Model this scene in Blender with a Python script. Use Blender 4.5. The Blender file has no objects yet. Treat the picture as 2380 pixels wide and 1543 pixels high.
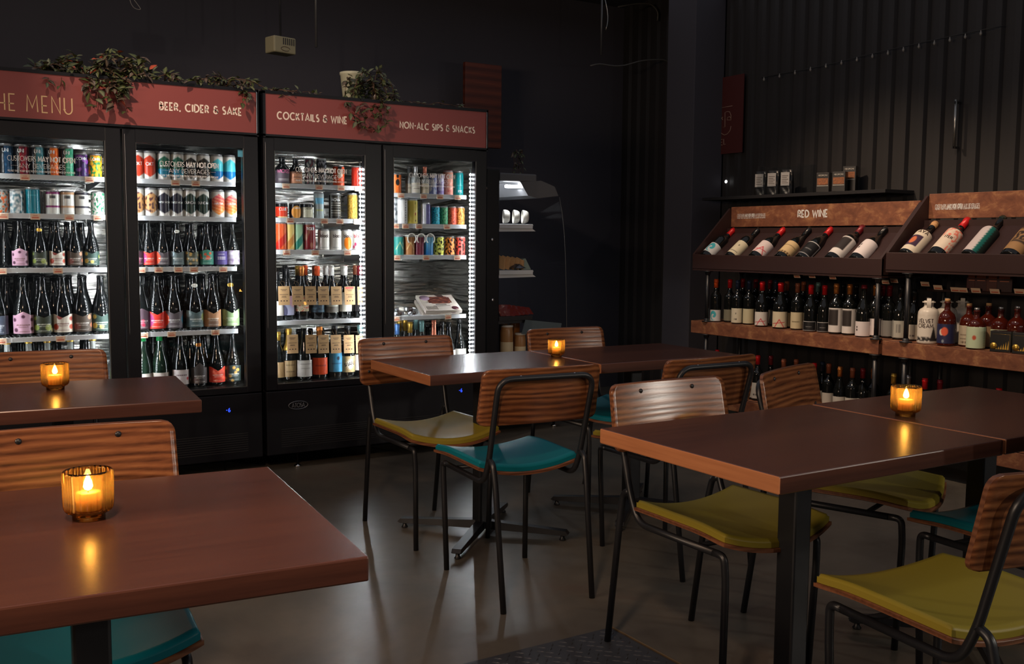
import bpy, bmesh, math, random
from mathutils import Vector, Matrix, noise
R = math.radians
rnd = random.Random(7)
S = bpy.context.scene
COL = S.collection

# ---------------------------------------------------------------- camera
CAM = Vector((0, 0, 1.262)); YAW, PITCH, ROLL, FPX = 31.915, 5.2, 0.452, 2314.0
cd = bpy.data.cameras.new('camera'); cam = bpy.data.objects.new('camera', cd); COL.objects.link(cam)
cd.sensor_width = 36; cd.lens = 36 * FPX / 2380; cd.clip_start = .05; cd.clip_end = 60
_a, _b, _c = R(YAW), R(PITCH), R(ROLL)
FW = Vector((math.sin(_a)*math.cos(_b), math.cos(_a)*math.cos(_b), -math.sin(_b)))
_rt = Vector((math.cos(_a), -math.sin(_a), 0)); _up = _rt.cross(FW)
RT = _rt*math.cos(_c) + _up*math.sin(_c); UP = _up*math.cos(_c) - _rt*math.sin(_c)
cam.matrix_world = Matrix(((RT.x, UP.x, -FW.x, CAM.x), (RT.y, UP.y, -FW.y, CAM.y), (RT.z, UP.z, -FW.z, CAM.z), (0, 0, 0, 1)))
S.camera = cam
cd.dof.use_dof = False

def at(u, v, X=None, Y=None, Z=None):
    """survey helper: the point of the room seen at pixel u,v on a known wall, shelf or table plane"""
    d = FW + RT*((u-1190)/FPX) - UP*((v-771.5)/FPX)
    t = X/d.x if X is not None else Y/d.y if Y is not None else (Z-CAM.z)/d.z
    return CAM + d*t
def pix(p):
    q = Vector(p)-CAM; w = q.dot(FW)
    return 1190+FPX*q.dot(RT)/w, 771.5-FPX*q.dot(UP)/w

# ---------------------------------------------------------------- world, exposure, lights
S.view_settings.view_transform = 'Standard'; S.view_settings.look = 'None'
S.view_settings.exposure = 0.0; S.view_settings.gamma = 1.0; S.view_settings.use_curve_mapping = False
W = bpy.data.worlds.new('world'); S.world = W; W.use_nodes = True
W.node_tree.nodes['Background'].inputs[0].default_value = (.5, .52, .62, 1)
W.node_tree.nodes['Background'].inputs[1].default_value = .10
S.cycles.max_bounces = 6; S.cycles.diffuse_bounces = 3; S.cycles.glossy_bounces = 3
S.cycles.transmission_bounces = 4; S.cycles.transparent_max_bounces = 12
S.cycles.caustics_reflective = False; S.cycles.caustics_refractive = False
S.cycles.sample_clamp_indirect = 3.0; S.cycles.use_denoising = True; S.cycles.blur_glossy = .5

def lamp(kind, name, loc, target, power, color, **kw):
    l = bpy.data.lights.new(name, kind); l.energy = power; l.color = color
    for k, v in kw.items(): setattr(l, k, v)
    o = bpy.data.objects.new(name, l); COL.objects.link(o); o.location = loc
    if target is not None:
        o.rotation_euler = (Vector(target)-Vector(loc)).to_track_quat('-Z', 'Y').to_euler()
    return o
WARM = (1, .66, .42); NEUT = (1, .93, .86); COOL = (.88, .94, 1)
# unseen area light added below the ceiling as overall fill for the dark room
lamp('AREA', 'house_light', (2.6, 3.2, 3.1), (2.6, 3.2, 0), 22, (.86, .88, 1), shape='RECTANGLE', size=5.5, size_y=6)
# unseen small spots behind the viewpoint, added for the glare on the backrests
for _p, _t, _e in (((5.08, -.9, 1.56), (2.0, 2.4, .8), 75), ((3.60, -.9, 1.56), (1.9, 3.9, .8), 30), ((2.12, -.9, 1.6), (.5, 3, .8), 30)):
    lamp('SPOT', 'pendant_bulb', _p, _t, _e, (1, .9, .78), spot_size=R(95), spot_blend=1, shadow_soft_size=.05)
# warm side light from an unseen source on the left
lamp('AREA', 'bar_light', (-2.6, 1.7, 1.9), (2.3, 2.3, .75), 74, (1, .74, .54), shape='RECTANGLE', size=2.2, size_y=.5)
# spots on the cooler signs and over the wine rack
lamp('SPOT', 'sign_spot', (.55, 3.9, 2.95), (1.55, 5.25, 1.9), 95, (1, .76, .6), spot_size=R(62), spot_blend=.8, shadow_soft_size=.03)
lamp('SPOT', 'rack_spot', (3.3, 4.4, 2.9), (5.0, 4.3, 1.1), 150, (1, .72, .5), spot_size=R(62), spot_blend=1, shadow_soft_size=.03)
lamp('SPOT', 'rack_spot', (3.3, 3.0, 2.9), (5.0, 3.1, 1.0), 142, (1, .72, .5), spot_size=R(62), spot_blend=1, shadow_soft_size=.03)
lamp('SPOT', 'table_spot', (-.2, .6, 2.7), (.35, 2.4, .75), 160, (1, .66, .45), spot_size=R(85), spot_blend=.9, shadow_soft_size=.15)

# ---------------------------------------------------------------- materials
def lin(c):
    return tuple((x/12.92 if x <= .04045 else ((x+.055)/1.055)**2.4) for x in c)
def rgb(r, g, b): return lin((r/255, g/255, b/255))
MATS = {}
def mat(name, col, rough=.5, metal=0, spec=.5, emit=None, es=0, **kw):
    if name in MATS: return MATS[name]
    m = bpy.data.materials.new(name); m.use_nodes = True; b = m.node_tree.nodes['Principled BSDF']
    b.inputs['Base Color'].default_value = (*col, 1); b.inputs['Roughness'].default_value = rough
    b.inputs['Metallic'].default_value = metal; b.inputs['Specular IOR Level'].default_value = spec
    if emit: b.inputs['Emission Color'].default_value = (*emit, 1); b.inputs['Emission Strength'].default_value = es
    for k, v in kw.items(): b.inputs[k.replace('_', ' ')].default_value = v
    MATS[name] = m; return m
def NT(m): return m.node_tree.nodes, m.node_tree.links
def coords(m, scale=(1, 1, 1), kind='Object', rot=(0, 0, 0)):
    n, l = NT(m); t = n.new('ShaderNodeTexCoord'); mp = n.new('ShaderNodeMapping')
    mp.inputs['Scale'].default_value = scale; mp.inputs['Rotation'].default_value = rot
    l.new(t.outputs[kind], mp.inputs[0]); return mp.outputs[0]
def noisen(m, vec, scale, detail=3, rough=.5, dist=0):
    n, l = NT(m); t = n.new('ShaderNodeTexNoise'); l.new(vec, t.inputs['Vector'])
    t.inputs['Scale'].default_value = scale; t.inputs['Detail'].default_value = detail
    t.inputs['Roughness'].default_value = rough; t.inputs['Distortion'].default_value = dist
    return t.outputs['Fac']
def ramp(m, fac, stops):
    n, l = NT(m); r = n.new('ShaderNodeValToRGB'); l.new(fac, r.inputs[0])
    e = r.color_ramp.elements
    while len(e) < len(stops): e.new(.5)
    for x, (p, c) in zip(e, stops): x.position = p; x.color = (*c, 1)
    return r.outputs[0]
def setc(m, sock, name='Base Color'):
    n, l = NT(m); l.new(sock, n['Principled BSDF'].inputs[name])
def bump(m, fac, strength=.2, dist=.01):
    n, l = NT(m); b = n.new('ShaderNodeBump'); b.inputs['Strength'].default_value = strength; b.inputs['Distance'].default_value = dist
    l.new(fac, b.inputs['Height']); l.new(b.outputs[0], n['Principled BSDF'].inputs['Normal'])

def wood(name, dark, mid, light, rough=.35, grain='X', k=1.0, bands=9, dist=5, bstr=.15, bstr2=.30):
    m = mat(name, mid, rough)
    sc = {'X': (1, 6, 6), 'Y': (6, 1, 6), 'Z': (6, 6, 1)}[grain]
    v = coords(m, tuple(s*k for s in sc))
    n, l = NT(m)
    w = n.new('ShaderNodeTexWave'); w.wave_type = 'BANDS'; w.bands_direction = {'X': 'Z', 'Y': 'X', 'Z': 'X'}[grain]
    l.new(v, w.inputs['Vector']); w.inputs['Scale'].default_value = bands/6; w.inputs['Distortion'].default_value = dist
    w.inputs['Detail'].default_value = 2; w.inputs['Detail Scale'].default_value = .8
    f = noisen(m, coords(m, tuple((.7 if s == 1 else 12)*k for s in sc)), 8, 4, .6)
    mx = n.new('ShaderNodeMath'); mx.operation = 'MULTIPLY_ADD'; l.new(f, mx.inputs[0]); mx.inputs[1].default_value = .85-bstr2
    m2 = n.new('ShaderNodeMath'); m2.operation = 'MULTIPLY'; l.new(w.outputs['Fac'], m2.inputs[0]); m2.inputs[1].default_value = bstr2
    l.new(m2.outputs[0], mx.inputs[2])
    setc(m, ramp(m, mx.outputs[0], [(.18, dark), (.5, mid), (.85, light)]))
    bump(m, mx.outputs[0], bstr, .003)
    return m

M_black = mat('black_enamel', (.006, .006, .0085), .36, 0, .3)
M_blackm = mat('black_matte', (.010, .010, .012), .7)
M_tube = mat('black_powdercoat_tube', (.012, .013, .016), .38, 0, .6)
M_chrome = mat('chrome', (.75, .75, .76), .12, 1)
M_alu = mat('aluminium', (.72, .72, .74), .28, 1)
M_steel = mat('brushed_stainless', (.40, .39, .36), .2, 1)
_v = coords(M_steel, (.9, .9, 9)); bump(M_steel, noisen(M_steel, _v, 4.0, 1, .4, .4), .55, .03)
M_white = mat('white_wire_coating', (.72, .74, .74), .4)
M_sign = mat('maroon_sign', rgb(140, 66, 62), .42)
M_cream = mat('cream_letters', rgb(250, 232, 214), .5)
M_gold = mat('gold_letters', rgb(228, 190, 140), .5)
M_vinyl = mat('white_vinyl', (.8, .8, .78), .5)
M_tag = mat('peach_tag', rgb(255, 222, 190), .6); M_tagb = mat('coral_tag_bar', rgb(225, 125, 95), .6)
M_kraft = mat('kraft_paper', rgb(176, 140, 96), .8)
M_ink = mat('dark_ink', rgb(60, 42, 34), .8)
M_redink = mat('red_ink', rgb(190, 40, 50), .6)
M_led = mat('led', (1, 1, 1), .5, emit=(.92, .96, 1), es=120)
M_tube_led = mat('case_tube', (1, 1, 1), .5, emit=(.9, .95, 1), es=45)
M_blue = mat('blue_digits', (0, 0, 0), .5, emit=(.02, .06, 1), es=3)
M_dot = mat('indicator', (1, 1, 1), .5, emit=(1, 1, 1), es=3)
M_yel = mat('mustard_vinyl', rgb(152, 136, 48), .45, 0, .25); M_teal = mat('teal_vinyl', rgb(12, 116, 130), .42, 0, .25)
for _m in (M_yel, M_teal): bump(_m, noisen(_m, coords(_m), 160, 2), .06, .002)
M_top = wood('stained_table_top', rgb(66, 40, 33), rgb(88, 54, 43), rgb(110, 68, 50), .27, 'X', .7, 5, 4, .04)
M_edge = wood('table_edge', rgb(158, 98, 62), rgb(186, 122, 80), rgb(200, 138, 92), .45, 'Y', .8, 4, 3, .05)  # paler wood for the end faces, side light worked into the colour
M_ply = wood('bentwood', rgb(70, 38, 24), rgb(136, 84, 52), rgb(178, 122, 76), .22, 'X', 1.15, 14, 7, .12, .30)
M_plye = wood('bentwood_edge', rgb(90, 52, 34), rgb(130, 82, 54), rgb(150, 100, 70), .4, 'X', 1, 20, 1, .1)
M_rack = mat('stained_plywood', rgb(112, 66, 46), .5)
setc(M_rack, ramp(M_rack, noisen(M_rack, coords(M_rack, (3, 2, 3)), 6, 6, .68, .5), [(.3, rgb(100, 60, 45)), (.52, rgb(132, 84, 60)), (.72, rgb(176, 128, 88))]))
M_rackd = mat('dark_stained_ply', rgb(50, 31, 29), .5)
M_plank = wood('dark_timber', rgb(60, 24, 16), rgb(92, 40, 24), rgb(120, 56, 32), .6, 'X', .8, 6, 4)
M_gl = mat('dark_bottle_glass', (.006, .007, .007), .08, 0, .6)
M_glg = mat('green_bottle_glass', (.008, .02, .012), .08, 0, .6)
M_glb = mat('amber_liquor_glass', (.06, .008, .004), .08, 0, .6)
M_glc = mat('clear_bottle_glass', (.30, .32, .30), .08, .0, .7)
M_ceramic = mat('white_ceramic', rgb(214, 208, 196), .35)
M_wax = mat('candle_wax', rgb(255, 222, 160), .5, Subsurface_Weight=.6)
MATS['candle_wax'].node_tree.nodes['Principled BSDF'].inputs['Subsurface Radius'].default_value = (.03, .018, .008); MATS['candle_wax'].node_tree.nodes['Principled BSDF'].inputs['Subsurface Scale'].default_value = 1.0
M_flame = mat('flame', (1, .8, .4), .5, emit=(1, .62, .26), es=60)
M_printc = mat('can_print', (.5, .5, .5), .22, .05, .35)
M_print = mat('label_print', (.5, .5, .5), .55)
for _m in (M_printc, M_print):
    _n, _l = NT(_m); _t = _n.new('ShaderNodeVertexColor'); _t.layer_name = 'Col'; _l.new(_t.outputs[0], _n['Principled BSDF'].inputs['Base Color'])
M_leaf = mat('leaf_print', (.1, .2, .1), .4)
_n, _l = NT(M_leaf); _t = _n.new('ShaderNodeVertexColor'); _t.layer_name = 'Col'; _l.new(_t.outputs[0], _n['Principled BSDF'].inputs['Base Color'])
M_stem = mat('plant_stem', rgb(92, 62, 42), .6)
M_wallm = mat('dark_painted_wall', (.052, .050, .062), .85)
M_ceil = mat('dark_ceiling', (.045, .045, .055), .9)
M_corr = mat('dark_corrugated_cladding', (.022, .020, .020), .6)
M_floor = mat('polished_concrete', rgb(92, 88, 80), .3)
_fv = coords(M_floor, (1, 1, 1))
_f1 = noisen(M_floor, _fv, 1.6, 6, .62, .6)
setc(M_floor, ramp(M_floor, _f1, [(.28, rgb(76, 70, 63)), (.5, rgb(98, 93, 84)), (.62, rgb(110, 102, 90)), (.78, rgb(108, 84, 76))]))
setc(M_floor, ramp(M_floor, noisen(M_floor, _fv, 9, 5, .6), [(.2, (.27,)*3), (.85, (.37,)*3)]), 'Roughness')
bump(M_floor, noisen(M_floor, _fv, 14, 5), .05, .004)
M_plate = mat('diamond_plate', (.07, .075, .085), .45, .5)

def pane_mat(name, tint, refl=.5, fac=None):
    m = bpy.data.materials.new(name); m.use_nodes = True; n, l = NT(m); n.clear()
    o = n.new('ShaderNodeOutputMaterial'); mx = n.new('ShaderNodeMixShader'); t = n.new('ShaderNodeBsdfTransparent'); g = n.new('ShaderNodeBsdfGlossy')
    t.inputs[0].default_value = (*tint, 1); g.inputs['Roughness'].default_value = .02; g.inputs[0].default_value = (refl,)*3+(1,)
    fr = n.new('ShaderNodeFresnel'); fr.inputs[0].default_value = 1.45
    l.new(fr.outputs[0], mx.inputs[0]); l.new(t.outputs[0], mx.inputs[1]); l.new(g.outputs[0], mx.inputs[2]); l.new(mx.outputs[0], o.inputs[0])
    MATS[name] = m; return m
M_pane = pane_mat('clear_pane', (.97, .98, .98), .6)
M_clear = pane_mat('clear_plastic', (.94, .96, .97), .8)
M_curve = pane_mat('curved_pane', (.99, .99, .99), .5)
for _q in (M_curve, M_clear):
    _n, _l = NT(_q); _fr = [q for q in _n if q.type == 'FRESNEL'][0]; _mx = [q for q in _n if q.type == 'MIX_SHADER'][0]; _ml = _n.new('ShaderNodeMath'); _ml.operation = 'MULTIPLY'; _ml.inputs[1].default_value = .06 if _q is M_curve else .15
    _l.new(_fr.outputs[0], _ml.inputs[0]); _l.new(_ml.outputs[0], _mx.inputs[0])
M_smoke = pane_mat('smoked_plastic', (.32, .38, .42), .8)
def amber_mat():
    m = bpy.data.materials.new('ribbed_amber_glass'); m.use_nodes = True; n, l = NT(m); n.clear()
    o = n.new('ShaderNodeOutputMaterial'); mx = n.new('ShaderNodeMixShader'); t = n.new('ShaderNodeBsdfTransparent'); g = n.new('ShaderNodeBsdfGlossy')
    lw = n.new('ShaderNodeLayerWeight'); lw.inputs[0].default_value = .35
    rp = n.new('ShaderNodeValToRGB'); rp.color_ramp.elements[0].color = (1, .86, .52, 1); rp.color_ramp.elements[1].color = (.50, .15, .02, 1)
    rp.color_ramp.elements[0].position = .05; rp.color_ramp.elements[1].position = .75
    l.new(lw.outputs['Facing'], rp.inputs[0]); l.new(rp.outputs[0], t.inputs[0])
    tr = n.new('ShaderNodeBsdfTranslucent'); tr.inputs[0].default_value = (1, .62, .22, 1)
    m1 = n.new('ShaderNodeMixShader'); m1.inputs[0].default_value = .22
    l.new(t.outputs[0], m1.inputs[1]); l.new(tr.outputs[0], m1.inputs[2])
    g.inputs['Roughness'].default_value = .05; g.inputs[0].default_value = (1, .85, .6, 1)
    fr = n.new('ShaderNodeFresnel'); fr.inputs[0].default_value = 1.4
    l.new(fr.outputs[0], mx.inputs[0]); l.new(m1.outputs[0], mx.inputs[1]); l.new(g.outputs[0], mx.inputs[2]); l.new(mx.outputs[0], o.inputs[0])
    return m
M_amber = amber_mat()

# ---------------------------------------------------------------- mesh building
class MB:
    def __init__(s): s.v = []; s.f = []; s.c = []; s.m = []; s.sm = []; s.mi = 0
    def add(s, vs, fs, smooth=False, cols=None):
        b = len(s.v); s.v += [tuple(p) for p in vs]
        s.c += (cols if cols else [(1, 1, 1)]*len(vs))
        for f in fs: s.f.append([i+b for i in f]); s.m.append(s.mi); s.sm.append(smooth)
        return s
    def box(s, x0, x1, y0, y1, z0, z1):
        vs = [(x, y, z) for z in (z0, z1) for y in (y0, y1) for x in (x0, x1)]
        return s.add(vs, [(0, 2, 3, 1), (4, 5, 7, 6), (0, 1, 5, 4), (2, 6, 7, 3), (0, 4, 6, 2), (1, 3, 7, 5)])
    def bbox(s, x0, x1, y0, y1, z0, z1, r=.003, seg=2):
        bm = bmesh.new(); bmesh.ops.create_cube(bm, size=1)
        for v in bm.verts: v.co = Vector(((x0+x1)/2+v.co.x*(x1-x0), (y0+y1)/2+v.co.y*(y1-y0), (z0+z1)/2+v.co.z*(z1-z0)))
        bmesh.ops.bevel(bm, geom=bm.edges[:], offset=r, segments=seg, affect='EDGES', profile=.5)
        bm.verts.index_update(); vs = [tuple(v.co) for v in bm.verts]; fs = [[v.index for v in f.verts] for f in bm.faces]
        bm.free(); return s.add(vs, fs)
    def prism(s, pts, a0, a1, axis='Y'):
        n = len(pts)
        def P(p, a): return (p[0], a, p[1]) if axis == 'Y' else (a, p[0], p[1]) if axis == 'X' else (p[0], p[1], a)
        vs = [P(p, a0) for p in pts]+[P(p, a1) for p in pts]
        fs = [list(range(n))[::-1], list(range(n, 2*n))]+[[i, (i+1) % n, n+(i+1) % n, n+i] for i in range(n)]
        return s.add(vs, fs)
    def lathe(s, prof, seg=20, cx=0, cy=0, cz=0, smooth=True, cols=None, closed=False):
        vs = []; cc = []
        for i, (r, z) in enumerate(prof):
            for k in range(seg):
                a = 2*math.pi*k/seg; vs.append((cx+r*math.cos(a), cy+r*math.sin(a), cz+z))
        n = len(prof); fs = [[i*seg+k, i*seg+(k+1) % seg, (i+1)*seg+(k+1) % seg, (i+1)*seg+k] for i in range(n-1) for k in range(seg)]
        if not closed:
            if prof[0][0] > 1e-5: fs.append([k for k in range(seg)][::-1])
            if prof[-1][0] > 1e-5: fs.append([(n-1)*seg+k for k in range(seg)])
        return s.add(vs, fs, smooth)
    def tube(s, path, r, seg=10, smooth=True, closed=False):
        P = [Vector(p) for p in path]; n = len(P); T = []
        for i in range(n):
            a = P[i-1] if (i > 0 or closed) else P[i]; b = P[(i+1) % n] if (i < n-1 or closed) else P[i]
            T.append((b-a).normalized())
        u = T[0].orthogonal().normalized(); vs = []
        for i in range(n):
            u = (u-T[i]*u.dot(T[i])).normalized(); w = T[i].cross(u)
            rr = r[i] if isinstance(r, (list, tuple)) else r
            for k in range(seg):
                a = 2*math.pi*k/seg; vs.append(P[i]+(u*math.cos(a)+w*math.sin(a))*rr)
        fs = [[i*seg+k, i*seg+(k+1) % seg, ((i+1) % n)*seg+(k+1) % seg, ((i+1) % n)*seg+k] for i in range(n if closed else n-1) for k in range(seg)]
        if not closed: fs += [list(range(seg))[::-1], [(n-1)*seg+k for k in range(seg)]]
        return s.add(vs, fs, smooth)
    def grid(s, fn, nu, nv, smooth=True, flip=False, col=None):
        vs = []; cc = []
        for j in range(nv+1):
            for i in range(nu+1):
                p = fn(i/nu, j/nv); vs.append(p)
                if col: cc.append(col(i/nu, j/nv))
        w = nu+1
        fs = [([j*w+i, j*w+i+1, (j+1)*w+i+1, (j+1)*w+i] if not flip else [j*w+i, (j+1)*w+i, (j+1)*w+i+1, j*w+i+1]) for j in range(nv) for i in range(nu)]
        return s.add(vs, fs, smooth, cc or None)
    def xf(s, M, start=0):
        for i in range(start, len(s.v)): s.v[i] = tuple(M @ Vector(s.v[i]))
        return s
    def build(s, name, mats, parent=None, colors=False):
        me = bpy.data.meshes.new(name); me.from_pydata(s.v, [], s.f)
        mats = mats if isinstance(mats, (list, tuple)) else [mats]
        for m in mats: me.materials.append(m)
        me.polygons.foreach_set('material_index', s.m); me.polygons.foreach_set('use_smooth', s.sm)
        if colors:
            a = me.color_attributes.new('Col', 'FLOAT_COLOR', 'POINT')
            fl = []
            for c in s.c: fl += [*lin(c), 1]
            a.data.foreach_set('color', fl)
        me.update()
        o = bpy.data.objects.new(name, me); COL.objects.link(o)
        if parent: o.parent = parent
        return o
def empty(name, loc=(0, 0, 0), rz=0):
    o = bpy.data.objects.new(name, None); COL.objects.link(o); o.location = loc; o.rotation_euler = (0, 0, rz); o.empty_display_size = .05; return o
def tag(o, label=None, cat=None, group=None, kind=None):
    if label: o['label'] = label
    if cat: o['category'] = cat
    if group: o['group'] = group
    if kind: o['kind'] = kind
    return o
KIDS = {}
def kids(o): return [c for c in bpy.data.objects if c.parent == o]
def copy_tree(o, parent=None, ch=None):
    c = o.copy(); COL.objects.link(c); c.parent = parent
    for k in kids(o): copy_tree(k, c)
    return c
def rounded(pts, r, n=5):
    P = [Vector(p) for p in pts]; out = [P[0]]
    for i in range(1, len(P)-1):
        a = (P[i-1]-P[i]); b = (P[i+1]-P[i]); q = min(r, a.length*.49, b.length*.49)
        A = P[i]+a.normalized()*q; B = P[i]+b.normalized()*q
        for k in range(n+1):
            t = k/n; out.append(A*(1-t)**2+P[i]*2*t*(1-t)+B*t*t)
    out.append(P[-1]); return out

# ---------------------------------------------------------------- stroke lettering
def arc(cx, cy, rx, ry, a0, a1, n=10): return [(cx+rx*math.cos(R(a0+(a1-a0)*i/n)), cy+ry*math.sin(R(a0+(a1-a0)*i/n))) for i in range(n+1)]
G = {
 'A': (.72, [[(0, 0), (.36, 1), (.72, 0)], [(.12, .28), (.60, .28)]]),
 'B': (.50, [[(0, 0), (0, 1)], [(0, 1)]+arc(.22, .78, .22, .22, 90, -90)+[(0, .56)], [(0, .56)]+arc(.24, .28, .26, .28, 90, -90)+[(0, 0)]]),
 'C': (.78, [arc(.45, .5, .45, .5, 50, 310, 16)]),
 'D': (.68, [[(0, 0), (0, 1)], [(0, 1)]+arc(.18, .5, .5, .5, 90, -90, 14)+[(0, 0)]]),
 'E': (.42, [[(.42, 1), (0, 1), (0, 0), (.42, 0)], [(0, .42), (.36, .42)]]),
 'F': (.42, [[(.42, 1), (0, 1), (0, 0)], [(0, .45), (.36, .45)]]),
 'G': (.85, [arc(.46, .5, .46, .5, 50, 360, 18)+[(.55, .5)]]),
 'H': (.60, [[(0, 0), (0, 1)], [(.6, 0), (.6, 1)], [(0, .42), (.6, .42)]]),
 'I': (.02, [[(0, 0), (0, 1)]]),
 'J': (.36, [[(.36, 1), (.36, .2)]+arc(.18, .2, .18, .2, 0, -170, 6)]),
 'K': (.52, [[(0, 0), (0, 1)], [(.5, 1), (0, .4)], [(.14, .52), (.54, 0)]]),
 'L': (.40, [[(0, 1), (0, 0), (.4, 0)]]),
 'M': (.82, [[(0, 0), (.06, 1), (.41, .25), (.76, 1), (.82, 0)]]),
 'N': (.62, [[(0, 0), (0, 1), (.62, 0), (.62, 1)]]),
 'O': (.94, [arc(.47, .5, .47, .5, 0, 360, 20)]),
 'P': (.46, [[(0, 0), (0, 1)], [(0, 1)]+arc(.2, .72, .26, .28, 90, -90)+[(0, .44)]]),
 'R': (.50, [[(0, 0), (0, 1)], [(0, 1)]+arc(.2, .74, .26, .26, 90, -90)+[(0, .48)], [(.2, .48), (.5, 0)]]),
 'S': (.42, [arc(.2, .75, .2, .25, 50, 270, 9)+arc(.2, .25, .22, .25, 90, -140, 9)]),
 'T': (.54, [[(0, 1), (.54, 1)], [(.27, 1), (.27, 0)]]),
 'U': (.60, [[(0, 1), (0, .3)]+arc(.3, .3, .3, .3, 180, 360, 10)+[(.6, 1)]]),
 'V': (.66, [[(0, 1), (.33, 0), (.66, 1)]]),
 'W': (.98, [[(0, 1), (.25, 0), (.49, .8), (.73, 0), (.98, 1)]]),
 'X': (.6, [[(0, 1), (.6, 0)], [(.6, 1), (0, 0)]]),
 'Y': (.62, [[(0, 1), (.31, .48), (.62, 1)], [(.31, .48), (.31, 0)]]),
 '&': (.62, [[(.6, .45), (.6, .2)]+arc(.3, .25, .3, .25, 0, -270, 12)+arc(.3, .74, .22, .25, 270, 20, 10), [(.3, .5), (.62, .5)]]),
 ',': (.05, [[(.05, .08), (0, -.14)]]), '-': (.3, [[(0, .5), (.3, .5)]]), '.': (.02, [[(0, 0), (0, .08)]]), "'": (.02, [[(0, 1), (0, .8)]]),
 '*': (.10, [[(0, .5), (.10, .5)]]), '3': (.4, [arc(.2, .75, .2, .25, 130, -90, 8)+arc(.2, .25, .22, .25, 90, -130, 8)]), '6': (.44, [arc(.22, .27, .22, .27, 0, 360, 14), [(.0, .3), (.1, .8), (.35, 1)]]),
 'a': (.42, [arc(.2, .3, .2, .3, 0, 360, 12), [(.42, .6), (.42, 0)]]), 'b': (.42, [[(0, 1), (0, 0)], arc(.22, .3, .2, .3, 0, 360, 12)]),
 'c': (.38, [arc(.22, .3, .22, .3, 50, 310, 10)]), 'k': (.36, [[(0, 1), (0, 0)], [(.34, .6), (0, .25), (.36, 0)]]), 'l': (.02, [[(0, 1), (0, 0)]]),
}
def lettering(mb, text, h, wt=.12, track=.22, space=.45, mid=False, bend=0, width=None, wts=None):
    """flat stroke letters in the XZ plane facing -Y starting at x=0; bend wraps them on a cylinder"""
    start = len(mb.v); x = 0; segs = []
    for i, ch in enumerate(text):
        if ch == ' ': x += space; continue
        w, st = G.get(ch, G['I'])
        ww = wts[i] if wts else wt
        for pl in st: segs.append(([(x+a, b) for a, b in pl], ww))
        x += w+track
    L = x-track; sx = h if width is None else width/L
    for pl, ww in segs:
        P = [Vector((a*sx, b*h)) for a, b in pl]; hw = ww*h/2; lft = []; rgt = []
        for i, p in enumerate(P):
            d0 = (p-P[i-1]).normalized() if i else (P[1]-P[0]).normalized()
            d1 = (P[i+1]-p).normalized() if i < len(P)-1 else d0
            d = (d0+d1); d = d.normalized() if d.length > 1e-6 else d0
            nrm = Vector((-d.y, d.x)); c = max(.45, abs(nrm.dot(Vector((-d0.y, d0.x)))))
            e = hw/c
            ext = d*hw*.0
            lft.append(p+nrm*e); rgt.append(p-nrm*e)
        vs = [(a.x, 0, a.y) for a in lft]+[(a.x, 0, a.y) for a in rgt]; n = len(P)
        mb.add(vs, [[i, n+i, n+i+1, i+1] for i in range(n-1)])
    W_ = L*sx
    for i in range(start, len(mb.v)):
        X, Y_, Z_ = mb.v[i]
        if mid: X -= W_/2
        if bend: a = X/bend; mb.v[i] = (bend*math.sin(a), -bend*math.cos(a), Z_)
        else: mb.v[i] = (X, Y_, Z_)
    return W_

# ---------------------------------------------------------------- the room
def struct(name, mb, m): o = mb.build(name, m); tag(o, kind='structure'); return o
FLX0, FLX1, FLY0, FLY1 = -3.2, 5.6, -3.4, 7.0
struct('floor', MB().box(FLX0, FLX1, FLY0, FLY1, -.1, 0), M_floor)
struct('ceiling', MB().box(FLX0, FLX1, FLY0, FLY1, 3.25, 3.35), M_ceil)
struct('wall_back', MB().box(FLX0, FLX1, 6.9, 7.05, 0, 3.25), M_wallm)
struct('wall_left', MB().box(FLX0-.15, FLX0, FLY0, FLY1, 0, 3.25), M_wallm)
mb = MB(); mb.box(5.40, 5.6, FLY0, FLY1, 0, 3.25)
y = 1.5
while y < 6.9:                         # ribs of the cladding
    mb.prism([(5.40, y), (5.375, y+.012), (5.375, y+.05), (5.40, y+.062)], 0, 3.25, 'Z'); y += .12
struct('wall_right', mb, M_corr)
struct('column_1', MB().bbox(5.08, 5.375, 5.64, 5.95, 0, 3.25, .005), M_wallm)

# diamond plate on the floor
mb = MB(); PX0, PX1, PY0, PY1 = .75, 1.956, 1.35, 2.515
mb.bbox(PX0, PX1, PY0, PY1, 0, .003, .001, 1)
nx = 0
y = PY0+.02
row = 0
while y < PY1-.015:
    x = PX0+.02+(row % 2)*.02
    while x < PX1-.02:
        a = R(45 if (int((x-PX0)/.04)+row) % 2 else -45)
        c, s_ = math.cos(a), math.sin(a)
        vs = [(x+px*c-py*s_, y+px*s_+py*c, z) for px, py, z in ((-.014, 0, .003), (0, -.004, .003), (.014, 0, .003), (0, .004, .003), (-.006, 0, .0055), (.006, 0, .0055))]
        mb.add(vs, [(0, 1, 4), (1, 5, 4), (1, 2, 5), (2, 3, 5), (3, 4, 5), (3, 0, 4)])
        x += .04
    y += .022; row += 1
o = mb.build('floor_plate', M_plate); tag(o, 'dark diamond tread metal plate lying on the concrete floor', 'floor plate')
b = MB().box(PX1-.002, PX1+.004, PY0, PY1-.01, .0005, .007).build('edge_strip', mat('brass_strip', rgb(190, 160, 120), .35, .8), o); b['label'] = 'thin pale metal strip'

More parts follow.
